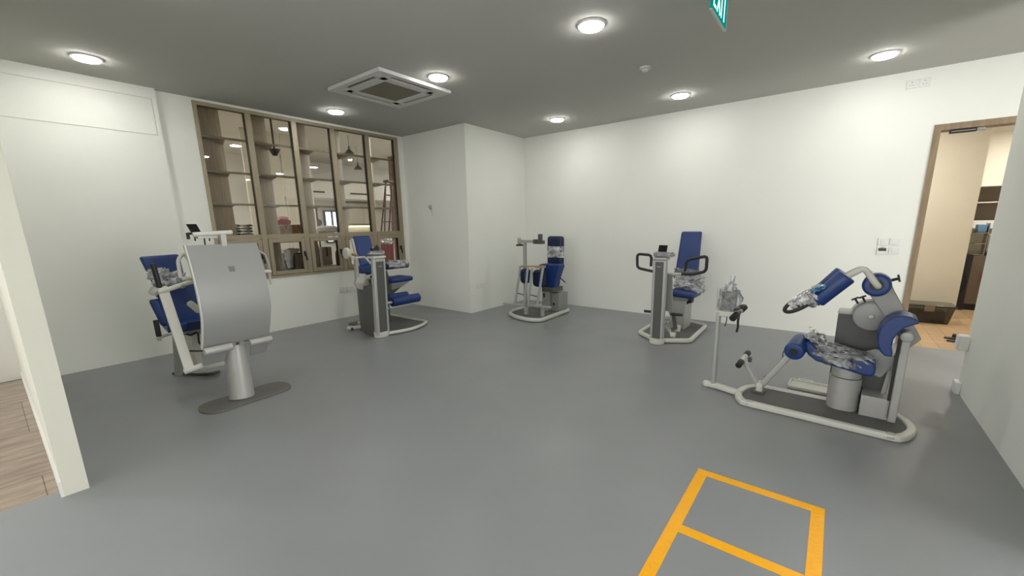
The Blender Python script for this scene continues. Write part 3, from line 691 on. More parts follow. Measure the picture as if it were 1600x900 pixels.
P(D_, 'monitor_base', 'silver2', box, (-.08, -.01, 1.03), (.12, .08, 1.085), bevel=.006)
P(D_, 'monitor', 'screen', lambda bm: hexa(bm, [(-.055, .04, 1.08), (.043, .04, 1.08), (.043, .06, 1.08), (-.055, .06, 1.08), (-.055, .07, 1.16), (.043, .07, 1.16), (.043, .085, 1.16), (-.055, .085, 1.16)]), bevel=.003)
P(D_, 'plastic_wrap', 'wrap', crumple, (.02, .035, 1.055), (.22, .13, .06), .18, 14, 4)
P(D_, 'handle_loop', 'black', lambda bm: tube(bm, round_path([(-.165, .15, .90), (-.165, .15, 1.035), (-.345, .15, 1.045), (-.335, .15, .872), (-.06, .14, .828)], .045), .0165, n=14))
P(D_, 'handle_loop', 'black', lambda bm: tube(bm, round_path([(.232, .15, .865), (.245, .15, .995), (.462, .15, 1.045), (.462, .15, .872), (.33, .15, .832), (.20, .14, .828)], .045), .0175, n=14))
P(D_, 'handle_arm', 'white', cyl, (.05, .10, .832), (.205, .14, .828), .014, n=14)
P(D_, 'lever_plate', 'silver2', prism_v, [(.0, .83), (.078, .83), (.10, .50), (.112, .36), (.085, .30), (.06, .36), (.02, .36)], .19, .215, bevel=.004)
P(D_, 'lower_lever', 'dark', prism_v, [(.085, .33), (.13, .33), (.165, .14), (.12, .12)], .24, .26, bevel=.004)
P(D_, 'linkage', 'silver', lambda bm: (beam(bm, (.02, .2, .25), (.09, .2, .26), .03, .035), beam(bm, (.03, .12, .22), (.13, .12, .11), .022, .03), beam(bm, (.05, .2, .22), (.09, .2, .12), .022, .03)))
P(D_, 'linkage_roller', 'white', cyl, (.125, .12, .095), (.185, .12, .095), .03, dome=.006)
P(D_, 'linkage_roller', 'white', cyl, (.15, .30, .10), (.15, .30, .175), .038, dome=.008)
P(D_, 'foot_grip', 'black', cyl, (-.240, .20, .328), (-.11, .20, .328), .0165, dome=.005)
P(D_, 'foot_grip', 'black', cyl, (.088, .20, .330), (.228, .20, .332), .0175, dome=.005)
P(D_, 'seat_column', 'silver', box, (-.065, .68, .03), (.13, .98, .415), bevel=.012)
P(D_, 'seat_mount', 'silver2', box, (-.07, .70, .36), (.13, .93, .455), bevel=.006)
P(D_, 'seat_bracket', 'black', box, (.135, .80, .37), (.165, .92, .46), bevel=.004)
P(D_, 'seat', 'blue', cushion, (.075, .81, .505), (.33, .40, .085), Matrix.Rotation(R(4), 3, 'Y'))
P(D_, 'backrest', 'blue', lambda bm: hexa(bm, [(-.125, .98, .74), (.172, .98, .74), (.168, 1.06, .74), (-.121, 1.06, .74), (-.098, 1.06, 1.295), (.165, 1.06, 1.295), (.160, 1.12, 1.295), (-.094, 1.12, 1.295)]), bevel=.025, seg=4)
P(D_, 'backrest_post', 'silver', box, (-.0, 1.06, .05), (.06, 1.12, .9), bevel=.005)
P(D_, 'side_bolster', 'navy', cyl, (.20, .78, .565), (.275, .90, .545), .04, dome=.01)
P(D_, 'plastic_wrap', 'wrap', lambda bm: (crumple(bm, (.10, .86, .645), (.32, .22, .17), .3, 21, 5), crumple(bm, (.22, .84, .57), (.17, .2, .10), .3, 22, 4)))
P(D_, 'plastic_wrap', 'wrapthin', crumple, (.03, .98, .73), (.30, .16, .16), .2, 24, 4)

# ---------------------------------------------------------------- C: machine with four poles near the corner
C_ = thing('exercise_machine', 'exercise machine with four slanted poles and navy pads near the far corner', 'exercise machine', (4.98, 3.69, 0), R(-93))
cpath = [(-.38, .13), (-.30, .0), (-.10, -.11), (.16, -.16), (.30, -.13), (.375, -.05), (.30, .80), (-.30, .86), (-.40, .50)]
cp = round_path(p3(cpath), .07, True)
P(C_, 'base_rail', 'white', lambda bm: tube(bm, [(p.x, p.y, .035) for p in cp], 0, closed=True, prof=rprof(.05, .06, .45, 4), upv=(0, 0, 1)))
P(C_, 'deck', 'deck', prism_z, [(p.x, p.y) for p in cp], .008, .04)
P(C_, 'foot_bar', 'silver', beam, (-.42, 0, .188), (.44, .10, .205), .05, .03, .3)
P(C_, 'bar_bracket', 'silver', lambda bm: (box(bm, (-.03, .03, .05), (.02, .08, .18)), box(bm, (.25, .08, .05), (.30, .12, .19))), bevel=.004)
for a, b in [((-.185, 0, .20), (-.073, 0, .80)), ((.0, 0, .20), (.078, 0, .79)), ((.075, 0, .20), (.155, 0, .79)), ((.245, 0, .21), (.362, 0, .80))]:
    P(C_, 'pole', 'silver', cyl, a, b, .0185, n=16)
P(C_, 'cross_rod', 'dark', cyl, (-.145, .02, .375), (.02, .02, .36), .008)
P(C_, 'cross_rod', 'dark', cyl, (.10, .02, .375), (.275, .02, .36), .008)
P(C_, 'wooden_strip', 'wood', lambda bm: hexa(bm, [(-.105, .0, .785), (.34, .0, .79), (.34, .10, .79), (-.105, .10, .785), (-.10, .0, .805), (.34, .0, .825), (.34, .10, .825), (-.10, .10, .805)]), bevel=.003, label='brown wooden strip over the poles')
P(C_, 'white_tie', 'white', box, (.10, -.01, .78), (.24, .03, .80), bevel=.004)
P(C_, 'mast', 'silver', box, (-.245, .28, .04), (-.20, .325, 1.15), bevel=.004)
P(C_, 'mast_arm', 'silver', box, (-.34, .275, 1.14), (.0, .33, 1.185), bevel=.004)
P(C_, 'mast_end', 'silver', box, (-.355, .275, 1.11), (-.325, .33, 1.215), bevel=.004)
P(C_, 'arm_block', 'dark', lambda bm: (box(bm, (-.035, .27, 1.125), (.02, .335, 1.195))), bevel=.004)
P(C_, 'monitor_mount', 'dark', box, (.04, .27, 1.125), (.15, .335, 1.18), bevel=.006)
P(C_, 'monitor', 'dark', box, (.055, .28, 1.18), (.125, .31, 1.275), bevel=.004)
P(C_, 'hand_grip', 'black', cyl, (-.395, .30, 1.098), (-.235, .30, 1.104), .014, dome=.004)
P(C_, 'backrest', 'navy', cushion, (.05, .76, .98), (.30, .10, .50))
P(C_, 'plastic_wrap', 'wrap', sleeve, [(.05, .755, .89), (.05, .755, .95), (.05, .755, 1.07)], [(.162, .07), (.158, .068), (.155, .066)], 31, .10)
P(C_, 'seat', 'blue', prism_v, [(-.075, .79), (.0, .805), (.34, .81), (.345, .78), (.262, .55), (.262, .50), (.235, .43), (.16, .415), (-.01, .45), (-.03, .50)], .46, .60, bevel=.022, seg=4)
P(C_, 'thigh_pad', 'navy', cushion, (-.13, .20, .63), (.16, .16, .24))
P(C_, 'thigh_pad', 'navy', cushion, (.09, .27, .60), (.21, .16, .27))
P(C_, 'side_strap', 'black', beam, (.235, .56, .62), (.35, .60, .515), .03, .012)
P(C_, 'seat_mount', 'dark', box, (.02, .42, .37), (.24, .70, .44), bevel=.004)
P(C_, 'seat_column', 'silver', box, (-.02, .48, .04), (.11, .66, .385), bevel=.006)
P(C_, 'housing_box', 'silver2', box, (.12, .55, .04), (.265, .80, .34), bevel=.006)
P(C_, 'seat_lever', 'black', lambda bm: (cyl(bm, (.03, .47, .27), (.035, .455, .33), .012), cyl(bm, (.17, .54, .14), (.17, .535, .18), .012)))
P(C_, 'adjust_arm', 'silver', beam, (.02, .46, .20), (.12, .46, .27), .02, .03)
P(C_, 'backrest_post', 'dark', box, (.03, .80, .04), (.07, .84, .95), bevel=.004)

# ---------------------------------------------------------------- B: leg machine under the window
B_ = thing('exercise_machine', 'leg exercise machine under the window with stacked navy rollers and a white disc', 'exercise machine', (3.05, 4.60, 0), 0)
bpth = [(.10, .0), (.25, -.05), (.42, -.075), (.62, -.03), (.76, .04), (.835, .14), (.82, .55), (.80, 1.0), (.45, 1.06)]
bp_ = smooth_path(p3(bpth), False, 5)
P(B_, 'base_rail', 'white', lambda bm: tube(bm, [(p.x, p.y, .03) for p in bp_], .023, n=14))
P(B_, 'deck', 'deck', prism_z, [(p.x, p.y) for p in bp_]+[(.12, 1.0)], .008, .03)
P(B_, 'column', 'silver', lambda bm: hexa(bm, [(-.080, -.03, .03), (.112, -.03, .03), (.112, .05, .03), (-.080, .05, .03), (-.045, -.02, 1.035), (.138, -.02, 1.035), (.138, .045, 1.035), (-.045, .045, 1.035)]), bevel=.018, seg=4)
P(B_, 'column_inset', 'dark', lambda bm: hexa(bm, [(-.042, -.034, .075), (.072, -.034, .075), (.072, -.02, .075), (-.042, -.02, .075), (-.010, -.0245, .99), (.102, -.0245, .99), (.102, -.01, .99), (-.010, -.01, .99)]), bevel=.002)
P(B_, 'maker_plate', 'silver', box, (.018, -.029, .925), (.068, -.024, .932))
P(B_, 'column_foot', 'white', lambda bm: prism_z(bm, [(.015+.10*math.cos(2*math.pi*i/28), .03+.085*math.sin(2*math.pi*i/28)) for i in range(28)], 0, .075), bevel=.01)
P(B_, 'column_cap', 'white', box, (-.05, -.03, 1.03), (.142, .11, 1.06), bevel=.01)
P(B_, 'control_head', 'silver2', box, (-.04, -.02, 1.07), (.135, .10, 1.10), bevel=.01)
P(B_, 'plastic_wrap', 'wrap', crumple, (.048, .035, 1.10), (.19, .13, .05), .25, 41, 4)
P(B_, 'monitor', 'screen', cushion, (.075, .10, 1.135), (.12, .05, .09), Matrix.Rotation(R(-25), 3, 'Y'))
P(B_, 'weight_housing', 'dark', prism_z, [(-.060, .05), (-.040, .30), (.015, .48), (.075, .62), (.16, .66), (.18, .60), (.12, .05)], .0, .665, bevel=.006)
P(B_, 'rear_foot', 'white', lambda bm: (beam(bm, (.10, .60, .035), (-.03, .68, .035), .06, .045, .35), cyl(bm, (-.03, .66, .03), (-.05, .72, .03), .03), cyl(bm, (.18, .80, .0), (.18, .80, .07), .03)))
P(B_, 'foot_wheel', 'black', cyl, (-.045, .66, .022), (-.02, .645, .022), .022)
P(B_, 'leg_roller', 'blue', cyl, (.40, .30, .372), (.885, .30, .372), .066, n=32, dome=.014)
P(B_, 'leg_roller', 'blue', cyl, (.50, .50, .405), (.83, .50, .405), .05, n=32, dome=.012)
P(B_, 'roller_rod', 'white', cyl, (.16, .25, .385), (.42, .30, .372), .016)
P(B_, 'rod_joint', 'white', cyl, (.27, .24, .34), (.30, .26, .30), .02)
P(B_, 'seat', 'blue', cushion, (.745, .62, .645), (.40, .32, .075))
P(B_, 'seat_pan', 'silver2', lambda bm: hexa(bm, [(.56, .50, .50), (.74, .50, .53), (.74, .72, .53), (.56, .72, .50), (.56, .48, .61), (.90, .48, .61), (.90, .75, .61), (.56, .75, .61)]), bevel=.006)
P(B_, 'seat_support', 'dark', prism_v, [(.50, .40), (.53, .80), (.58, .61), (.60, .50), (.76, .53), (.60, .44)], .53, .69, bevel=.004)
P(B_, 'seat_stem', 'dark', box, (.46, .58, .03), (.56, .68, .52), bevel=.004)
P(B_, 'thigh_roller', 'navy', cyl, (.40, .40, .875), (.80, .40, .878), .052, n=32, dome=.012)
P(B_, 'plastic_wrap', 'wrap', lambda bm: (sleeve(bm, [(.44, .40, .885), (.60, .40, .888), (.795, .40, .882)], [(.056, .056), (.06, .06), (.057, .056)], 43, .12), crumple(bm, (.53, .36, .925), (.22, .10, .06), .35, 44, 4)))
P(B_, 'roller_bracket', 'silver', lambda bm: cyl(bm, (.13, .25, .87), (.42, .40, .875), .018))
P(B_, 'backrest', 'blue', lambda bm: hexa(bm, [(.30, .82, .80), (.60, .82, .80), (.60, .88, .80), (.30, .88, .80), (.345, 1.0, 1.295), (.605, 1.0, 1.295), (.605, 1.06, 1.295), (.345, 1.06, 1.295)]), bevel=.022, seg=4)
P(B_, 'backrest_shell', 'white', lambda bm: hexa(bm, [(.278, .85, .83), (.59, .85, .83), (.59, .90, .83), (.278, .90, .83), (.322, 1.02, 1.26), (.60, 1.02, 1.26), (.60, 1.08, 1.26), (.322, 1.08, 1.26)]), bevel=.012, seg=3)
P(B_, 'side_pad', 'blue', lambda bm: hexa(bm, [(.24, .70, .77), (.50, .70, .74), (.50, .90, .74), (.24, .90, .77), (.22, .72, .86), (.45, .72, .90), (.45, .9, .90), (.22, .9, .86)]), bevel=.018, seg=3)
P(B_, 'backrest_post', 'dark', box, (.44, .90, .03), (.50, .95, 1.0), bevel=.004)
P(B_, 'lever_arm', 'silver', lambda bm: (beam(bm, (-.10, .30, .76), (-.085, .30, 1.02), .035, .07, .4)))
P(B_, 'lever_arm', 'white', lambda bm: tube(bm, round_path([(-.10, .30, 1.035), (.045, .30, 1.035), (.13, .18, .86)], .02), .014, n=12))
P(B_, 'cam_wheel', 'silver', lambda bm: cyl(bm, (-.055, .26, .70), (-.03, .33, .705), .088, n=36, dome=.012))
P(B_, 'cam_hub', 'white', lambda bm: (cyl(bm, (-.02, .24, .77), (.07, .22, .78), .03), cyl(bm, (-.07, .25, .75), (-.06, .30, .75), .05)))
P(B_, 'lock_knob', 'black', cyl, (.035, .18, .785), (.045, .10, .78), .018)
P(B_, 'end_disc', 'white', lambda bm: cyl(bm, (-.115, .50, 1.085), (-.06, .50, 1.085), .076, n=36, dome=.018), label='white padded disc on the lever')
P(B_, 'disc_rod', 'wood', lambda bm: cyl(bm, (-.04, .52, 1.075), (.02, .42, 1.05), .016))

# ---------------------------------------------------------------- A: machine at left with the tall curved back panel
A_ = thing('exercise_machine', 'chest exercise machine at left with a tall curved silver back panel', 'exercise machine', (1.20, 3.88, 0), 0)
def stadium(L, W, n=12, c=(0, 0), rot=0, fl=.75):
    out = []
    for i in range(n+1): a = -math.pi/2+math.pi*i/n; out.append((L-W*fl+W*fl*math.cos(a), W*math.sin(a)))
    for i in range(n+1): a = math.pi/2+math.pi*i/n; out.append((-L+W*fl+W*fl*math.cos(a), W*math.sin(a)))
    cr, sr = math.cos(rot), math.sin(rot)
    return [(c[0]+x*cr-y*sr, c[1]+x*sr+y*cr) for x, y in out]
P(A_, 'base_plate', 'plate', lambda bm: prism_z(bm, stadium(.35, .155, c=(-.002, -.01), rot=R(4)), 0, .014), bevel=.004)
P(A_, 'base_column', 'silver', lambda bm: cyl(bm, (-.032, .02, .012), (-.012, .055, .47), .094, .078, n=40))
def pv(z):   # depth of the panel's front face at height z
    t = (z-.82)/.49
    return -.125 + (.115*t*t if t > 0 else .16*t*t)
def wl(z): return -.245 - (.0 if z > .75 else .02*(.75-z)/.25)
def wr_(z): return .243 - (.0 if z > .8 else .028*(.8-z)/.3)
def panel(bm, thick, inset=0, z0=.512, z1=1.306, n=26):
    rows_ = []
    for i in range(n+1):
        z = z0+(z1-z0)*i/n; v = pv(z); a, b = wl(z)+inset, wr_(z)-inset
        rows_.append([bm.verts.new((a, v, z)), bm.verts.new((b, v, z)), bm.verts.new((b, v+thick, z)), bm.verts.new((a, v+thick, z))])
    for i in range(n):
        A, B = rows_[i], rows_[i+1]
        for j in range(4): bm.faces.new((A[j], A[(j+1) % 4], B[(j+1) % 4], B[j]))
    bm.faces.new(rows_[0][::-1]); bm.faces.new(rows_[-1])
P(A_, 'back_panel', 'silver2', panel, .022)
P(A_, 'panel_edge', 'white', lambda bm: [tube(bm, [(f(.512+.794*i/20)+o, pv(.512+.794*i/20)+.014, .512+.794*i/20) for i in range(21)], 0, prof=rprof(.012, .03, .3), upv=(0, 1, 0)) for f, o in ((wl, -.004),)])
lg = P(A_, 'logo_plate', 'plate', box, (-.010, pv(1.105)-.004, 1.082), (.026, pv(1.105)+.006, 1.132))
P(A_, 'panel_handle_bar', 'silver', cyl, (-.268, -.09, .490), (-.075, -.085, .492), .031, n=20, dome=.006)
P(A_, 'panel_handle_bar', 'silver', cyl, (.055, -.085, .487), (.222, -.09, .487), .028, n=20, dome=.006)
P(A_, 'bar_joint', 'dark', lambda bm: (box(bm, (-.10, -.05, .50), (-.06, .0, .53)), box(bm, (.03, -.06, .50), (.06, -.02, .545)), box(bm, (-.02, -.02, .47), (.0, .0, .53))), bevel=.003)
P(A_, 'lower_flap', 'silver2', lambda bm: hexa(bm, [(-.265, .0, .36), (-.12, .0, .36), (-.12, .014, .36), (-.265, .014, .36), (-.272, -.05, .47), (-.10, -.05, .47), (-.10, -.036, .47), (-.272, -.036, .47)]))
P(A_, 'lower_flap', 'silver2', lambda bm: hexa(bm, [(.075, .0, .355), (.195, .0, .36), (.195, .014, .36), (.075, .014, .355), (.07, -.05, .46), (.222, -.05, .47), (.222, -.036, .47), (.07, -.036, .46)]))
P(A_, 'top_bar', 'white', cyl, (-.185, .0, 1.385), (.078, .0, 1.396), .019, n=18, dome=.005)
P(A_, 'top_bar_tray', 'silver', box, (-.16, -.02, 1.355), (-.03, .03, 1.372), bevel=.003)
P(A_, 'top_post', 'silver', box, (-.012, -.02, 1.29), (.028, .02, 1.385), bevel=.004)
P(A_, 'monitor', 'screen', lambda bm: hexa(bm, [(-.165, .10, 1.40), (-.10, .10, 1.40), (-.10, .11, 1.40), (-.165, .11, 1.40), (-.185, .12, 1.466), (-.118, .12, 1.466), (-.118, .13, 1.466), (-.185, .13, 1.466)]), bevel=.002)
P(A_, 'monitor_bracket', 'black', lambda bm: (box(bm, (-.19, .08, 1.385), (-.08, .11, 1.402)), box(bm, (-.20, .09, 1.35), (-.18, .11, 1.40)), box(bm, (-.06, .09, 1.33), (-.052, .10, 1.39)), box(bm, (-.155, .09, 1.335), (-.145, .10, 1.385)), box(bm, (-.12, .0, 1.30), (-.11, .01, 1.38))), bevel=.003)
P(A_, 'swing_frame', 'white', beam, (-.360, .30, .955), (-.335, .10, .335), .068, .022, .25, upv=(0, 1, 0))
P(A_, 'swing_frame_foot', 'white', cyl, (-.372, .10, .318), (-.25, .08, .345), .021, n=18, dome=.005)
P(A_, 'swing_frame_top', 'white', lambda bm: (cyl(bm, (-.40, .30, .955), (-.33, .30, .962), .028, dome=.006), cyl(bm, (-.345, .30, .955), (-.14, .30, 1.01), .019)))
P(A_, 'frame_knuckle', 'silver', cyl, (-.43, .31, .93), (-.40, .30, .985), .03, dome=.008)
P(A_, 'tube_collar', 'silver', cyl, (-.245, .30, .975), (-.225, .30, .982), .023)
P(A_, 'hand_grip', 'black', cyl, (-.392, .30, 1.172), (-.378, .30, .975), .0185, dome=.005)
P(A_, 'hand_grip', 'black', cyl, (-.405, .50, .697), (-.405, .50, .557), .019, dome=.005)
P(A_, 'grip_rod', 'silver', lambda bm: (cyl(bm, (-.425, .50, .545), (-.26, .50, .575), .012), cyl(bm, (-.405, .50, .52), (-.405, .50, .56), .013)))
P(A_, 'loop_handle', 'white', lambda bm: tube(bm, round_path([(-.282, .10, 1.06), (-.28, .10, 1.20), (-.235, .10, 1.25), (-.205, .10, 1.18), (-.195, .10, 1.05)], .05), .0135, n=12))
P(A_, 'loop_handle', 'silver', lambda bm: tube(bm, round_path([(.25, .10, 1.22), (.29, .10, 1.23), (.338, .10, 1.20), (.358, .10, 1.10), (.352, .10, 1.03)], .05), .009, n=12))
P(A_, 'loop_knob', 'white', lambda bm: (cyl(bm, (-.21, .10, 1.045), (-.275, .10, 1.055), .016, dome=.004)))
P(A_, 'loop_knob', 'white', lambda bm: (cyl(bm, (.30, .10, 1.05), (.365, .10, 1.045), .017, dome=.004), cyl(bm, (.35, .10, 1.05), (.352, .10, .93), .008)))
P(A_, 'press_lever', 'white', cushion, (-.195, .24, .80), (.05, .05, .12), Matrix.Rotation(R(-35), 3, 'Y'))
P(A_, 'backrest', 'blue', lambda bm: hexa(bm, [(-.265, .98, .86), (-.04, .98, .86), (-.04, 1.04, .86), (-.265, 1.04, .86), (-.335, 1.02, 1.195), (-.045, 1.02, 1.20), (-.045, 1.08, 1.20), (-.335, 1.08, 1.195)]), bevel=.024, seg=4)
P(A_, 'lumbar_pad', 'blue', lambda bm: hexa(bm, [(-.27, .82, .60), (.08, .82, .60), (.08, .90, .60), (-.27, .90, .60), (-.30, .92, .94), (.06, .92, .98), (.06, .99, .98), (-.30, .99, .94)]), bevel=.022, seg=4)
P(A_, 'side_wing', 'blue', lambda bm: hexa(bm, [(-.345, .68, .60), (-.28, .68, .60), (-.26, .78, .60), (-.32, .78, .60), (-.392, .70, .835), (-.335, .70, .84), (-.30, .80, .84), (-.37, .80, .835)]), bevel=.02, seg=3)
P(A_, 'wing_trim', 'white', beam, (-.392, .72, .845), (-.325, .72, .85), .03, .014)
P(A_, 'seat', 'blue', lambda bm: hexa(bm, [(-.33, .56, .545), (.10, .56, .545), (.10, .88, .545), (-.30, .88, .545), (-.33, .56, .625), (.10, .56, .64), (.10, .88, .64), (-.30, .88, .625)]), bevel=.025, seg=4)
P(A_, 'seat_front', 'navy', box, (-.19, .54, .55), (.10, .565, .63), bevel=.006)
P(A_, 'seat_pan', 'silver2', lambda bm: hexa(bm, [(-.20, .62, .50), (.05, .62, .50), (.05, .85, .50), (-.20, .85, .50), (-.28, .57, .545), (.08, .57, .545), (.08, .87, .545), (-.28, .87, .545)]), bevel=.004)
P(A_, 'seat_spring', 'black', lambda bm: tube(bm, smooth_path([(-.2, .6, .52), (-.17, .6, .50), (-.12, .6, .51), (-.12, .6, .42), (-.09, .6, .38), (-.05, .6, .37)]), .008, n=8))
P(A_, 'seat_column', 'silver', lambda bm: cyl(bm, (-.165, 1.20, .0), (-.13, 1.13, .50), .055, n=24))
P(A_, 'seat_housing', 'white', box, (-.13, .78, .10), (.10, 1.05, .50), bevel=.01)
P(A_, 'link_rod', 'dark', lambda bm: cyl(bm, (-.20, .60, .36), (-.02, .5, .33), .008))
P(A_, 'ground_rail', 'dark', lambda bm: tube(bm, round_path([(-.22, 1.25, .012), (-.07, 1.0, .012), (.0, .92, .012), (.08, .93, .012)], .04), .012, n=8))
P(A_, 'plastic_wrap', 'wrap', lambda bm: (crumple(bm, (-.20, .78, .995), (.20, .12, .11), .35, 51, 5), crumple(bm, (-.26, .86, 1.04), (.14, .12, .10), .3, 52, 4)))

# ---------------------------------------------------------------- tray lying behind machine E
tr = thing('plastic_tray', 'white shallow plastic lid lying on the floor behind the large machine at right', 'tray', (3.44, .40, 0), R(-93))
P(tr, 'tray_base', 'white', box, (.175, .635, .0), (.60, .85, .012), bevel=.006)
P(tr, 'tray_rim', 'white', lambda bm: tube(bm, round_path([(.178, .64, .02), (.60, .64, .02), (.60, .848, .02), (.178, .848, .02)], .02, True), 0, closed=True, prof=rprof(.014, .016), upv=(0, 0, 1)))
P(tr, 'tray_handle', 'white', lambda bm: tube(bm, round_path([(.235, .85, .02), (.235, .89, .02), (.33, .89, .02), (.33, .85, .02)], .01), 0, prof=rprof(.016, .014), upv=(0, 0, 1)))
# ================================================================ STORAGE ROOM THINGS (behind the window)
def lamp2(name, label, x, y, z, glow, r=.12, group=None):
    t = thing(name, label, 'ceiling light', (x, y, z), 0, group)
    P(t, 'trim_ring', 'trimwhite', cyl, (0, 0, 0), (0, 0, -.01), r+.015, n=28); P(t, 'diffuser', glow, cyl, (0, 0, -.01), (0, 0, -.02), r, r*.9, n=28)
for x, y in [(1.2, 7.8), (.9, 9.9), (7.1, 7.5), (8.9, 9.9), (6.0, 6.95), (2.0, 11.3)]:
    lamp2('back_room_light', 'round ceiling lamp in the room behind the window', x, y, BH, 'backglow', .16, 'lamps of the room behind the window')
def bag(bm, c, s, seed): crumple(bm, c, s, .16, seed, 4, fr=.8)
k = 0
for r_ in range(4):
    for x in (2.30, 2.44):
        t = thing('silver_bag', 'crinkled silver and black bag in the pile on the shelf behind the first pane', 'bag', (2.275+.15*(x>2.4)+(r_ % 2)*.01, 6.80, 1.332+.040*r_), 0, 'pile of silver bags behind the window')
        P(t, 'foil', 'silverbag', bag, (0, 0, .018), (.125, .22, .030), k); P(t, 'band', 'darkbag', bag, (.01, -.03, .018), (.07, .17, .034), k+9); k += 1
def cbox(label, x0, x1, y0, y1, z0, z1, m='card', prints=True):
    c = ((x0+x1)/2, (y0+y1)/2, z0); t = thing('cardboard_box', label, 'box', c); hx, hy, h = (x1-x0)/2, (y1-y0)/2, z1-z0
    P(t, 'carton', m, box, (-hx, -hy, 0), (hx, hy, h), bevel=.004)
    P(t, 'flap_tape', 'cardprint', box, (-.012, -hy-.001, h*.6), (.012, hy+.001, h+.001))
    if prints:
        for q in (-.5, .4):
            P(t, 'printed_ring', 'cardprint', lambda bm: tube(bm, [(q*hx+.022*math.cos(a/8*math.pi), -hy-.001, h*.45+.022*math.sin(a/8*math.pi)) for a in range(16)], .003, n=6, closed=True))
    return t
cbox('brown cardboard box on the shelf under the red bag', 2.85, 3.05, 6.72, 6.98, 1.332, 1.465)
cbox('brown cardboard box on the shelf right of the red bag', 3.06, 3.21, 6.72, 6.98, 1.332, 1.475)
t = thing('red_bag', 'red bag with pink wrapping on top of a cardboard box behind the second pane', 'bag', (2.955, 6.83, 1.472))
P(t, 'bag_body', 'red', bag, (0, 0, .045), (.19, .18, .085), 61); P(t, 'pink_wrap', 'pink', bag, (0, 0, .10), (.14, .14, .06), 62)
t = thing('white_sack', 'white cloth bundle on the shelf behind the third pane', 'cloth', (3.68, 6.86, 1.352))
P(t, 'cloth', 'trimwhite', bag, (0, 0, .045), (.34, .25, .11), 63); P(t, 'fold', 'trimwhite', bag, (-.14, 0, .04), (.16, .2, .08), 64)
# lower shelf cells
t = thing('storage_cabinet', 'small black cabinet with a glass front behind the second small sash', 'cabinet', (3.06, 6.90, .715))
P(t, 'body', 'black', box, (-.15, -.08, 0), (.15, .12, .32), bevel=.004)
P(t, 'glass_front', 'screen', box, (-.13, -.086, .05), (-.0, -.08, .29)); P(t, 'grey_door', 'steel', box, (.02, -.086, .03), (.14, -.08, .30)); P(t, 'window_reflex', 'silver2', box, (-.09, -.089, .17), (-.03, -.087, .27))
t = thing('plastic_bag', 'white plastic bag hanging in front of the black cabinet behind the second small sash', 'bag', (2.93, 6.70, .72))
P(t, 'bag_body', 'trimwhite', lambda bm: (sleeve(bm, [(.0, 0, .10), (-.01, 0, .22), (-.0, 0, .36)], [(.03, .02), (.05, .03), (.07, .035)], 71, .3), crumple(bm, (.05, 0, .36), (.22, .06, .06), .4, 72, 3)))
P(t, 'cup', 'trimwhite', cyl, (.0, 0, .0), (.0, 0, .05), .05, .07)
cbox('brown cardboard box low behind the third small sash, at left', 3.41, 3.495, 6.86, 7.0, .715, 1.15)
cbox('white paper sheet box standing behind the third small sash', 3.54, 3.71, 6.86, 6.96, .715, 1.10, 'trimwhite', False)
cbox('white box lying low behind the third small sash', 3.50, 3.69, 6.70, 6.84, .715, .80, 'trimwhite', False)
t = thing('steel_kettle', 'dark steel urn behind the third small sash, at right', 'urn', (3.775, 6.78, .715))
P(t, 'body', 'steel', cyl, (0, 0, 0), (0, 0, .30), .05, .045, dome=.01); P(t, 'lid', 'black', cyl, (0, 0, .30), (0, 0, .33), .035, .02); P(t, 'handle', 'black', lambda bm: tube(bm, round_path([(.045, 0, .26), (.09, 0, .25), (.09, 0, .1), (.045, 0, .08)], .02), .008))
t = thing('red_cabinet', 'red cabinet with clear bags on top low behind the right-hand sash', 'cabinet', (5.12, 7.35, 0))
P(t, 'body', 'darkred', box, (-.17, -.12, 0), (.13, .15, 1.08), bevel=.006); P(t, 'clear_bag', 'wrap', crumple, (-.02, 0, 1.14), (.28, .2, .10), .3, 81, 4)
for q in range(3): P(t, 'door_groove', 'black', box, (-.09+.08*q, -.124, .05), (-.085+.08*q, -.119, 1.05))
# ladder: brown A-frame
ld = thing('step_ladder', 'tall brown A-frame ladder standing behind the fifth tall pane', 'ladder', (6.20, 8.5, 0))
def lside(x0, x1, y0, name):
    P(ld, name, 'ladder', lambda bm: [beam(bm, (x0-.03+dx, y0, 0), (x1-.03+dx*.6, 0, 2.46), .028, .035) for dx in (-.12, .16)])
    for q in range(1, 8):
        f = q/8; P(ld, 'rung', 'ladder', lambda bm: beam(bm, (x0-.03-.12*(1-.4*f)+(x1-x0)*f, y0*(1-f), 2.46*f), (x0-.03+.16*(1-.4*f)+(x1-x0)*f, y0*(1-f), 2.46*f), .05, .02))
lside(-.50, -.01, -.35, 'front_rails'); lside(-.16, -.0, .45, 'rear_rails')
P(ld, 'top_cap', 'ladder', box, (-.12, -.09, 2.44), (.14, .09, 2.49), bevel=.005)
P(ld, 'spreader', 'ladder', lambda bm: beam(bm, (.07, .1, 2.35), (.22, .2, 2.0), .02, .03))
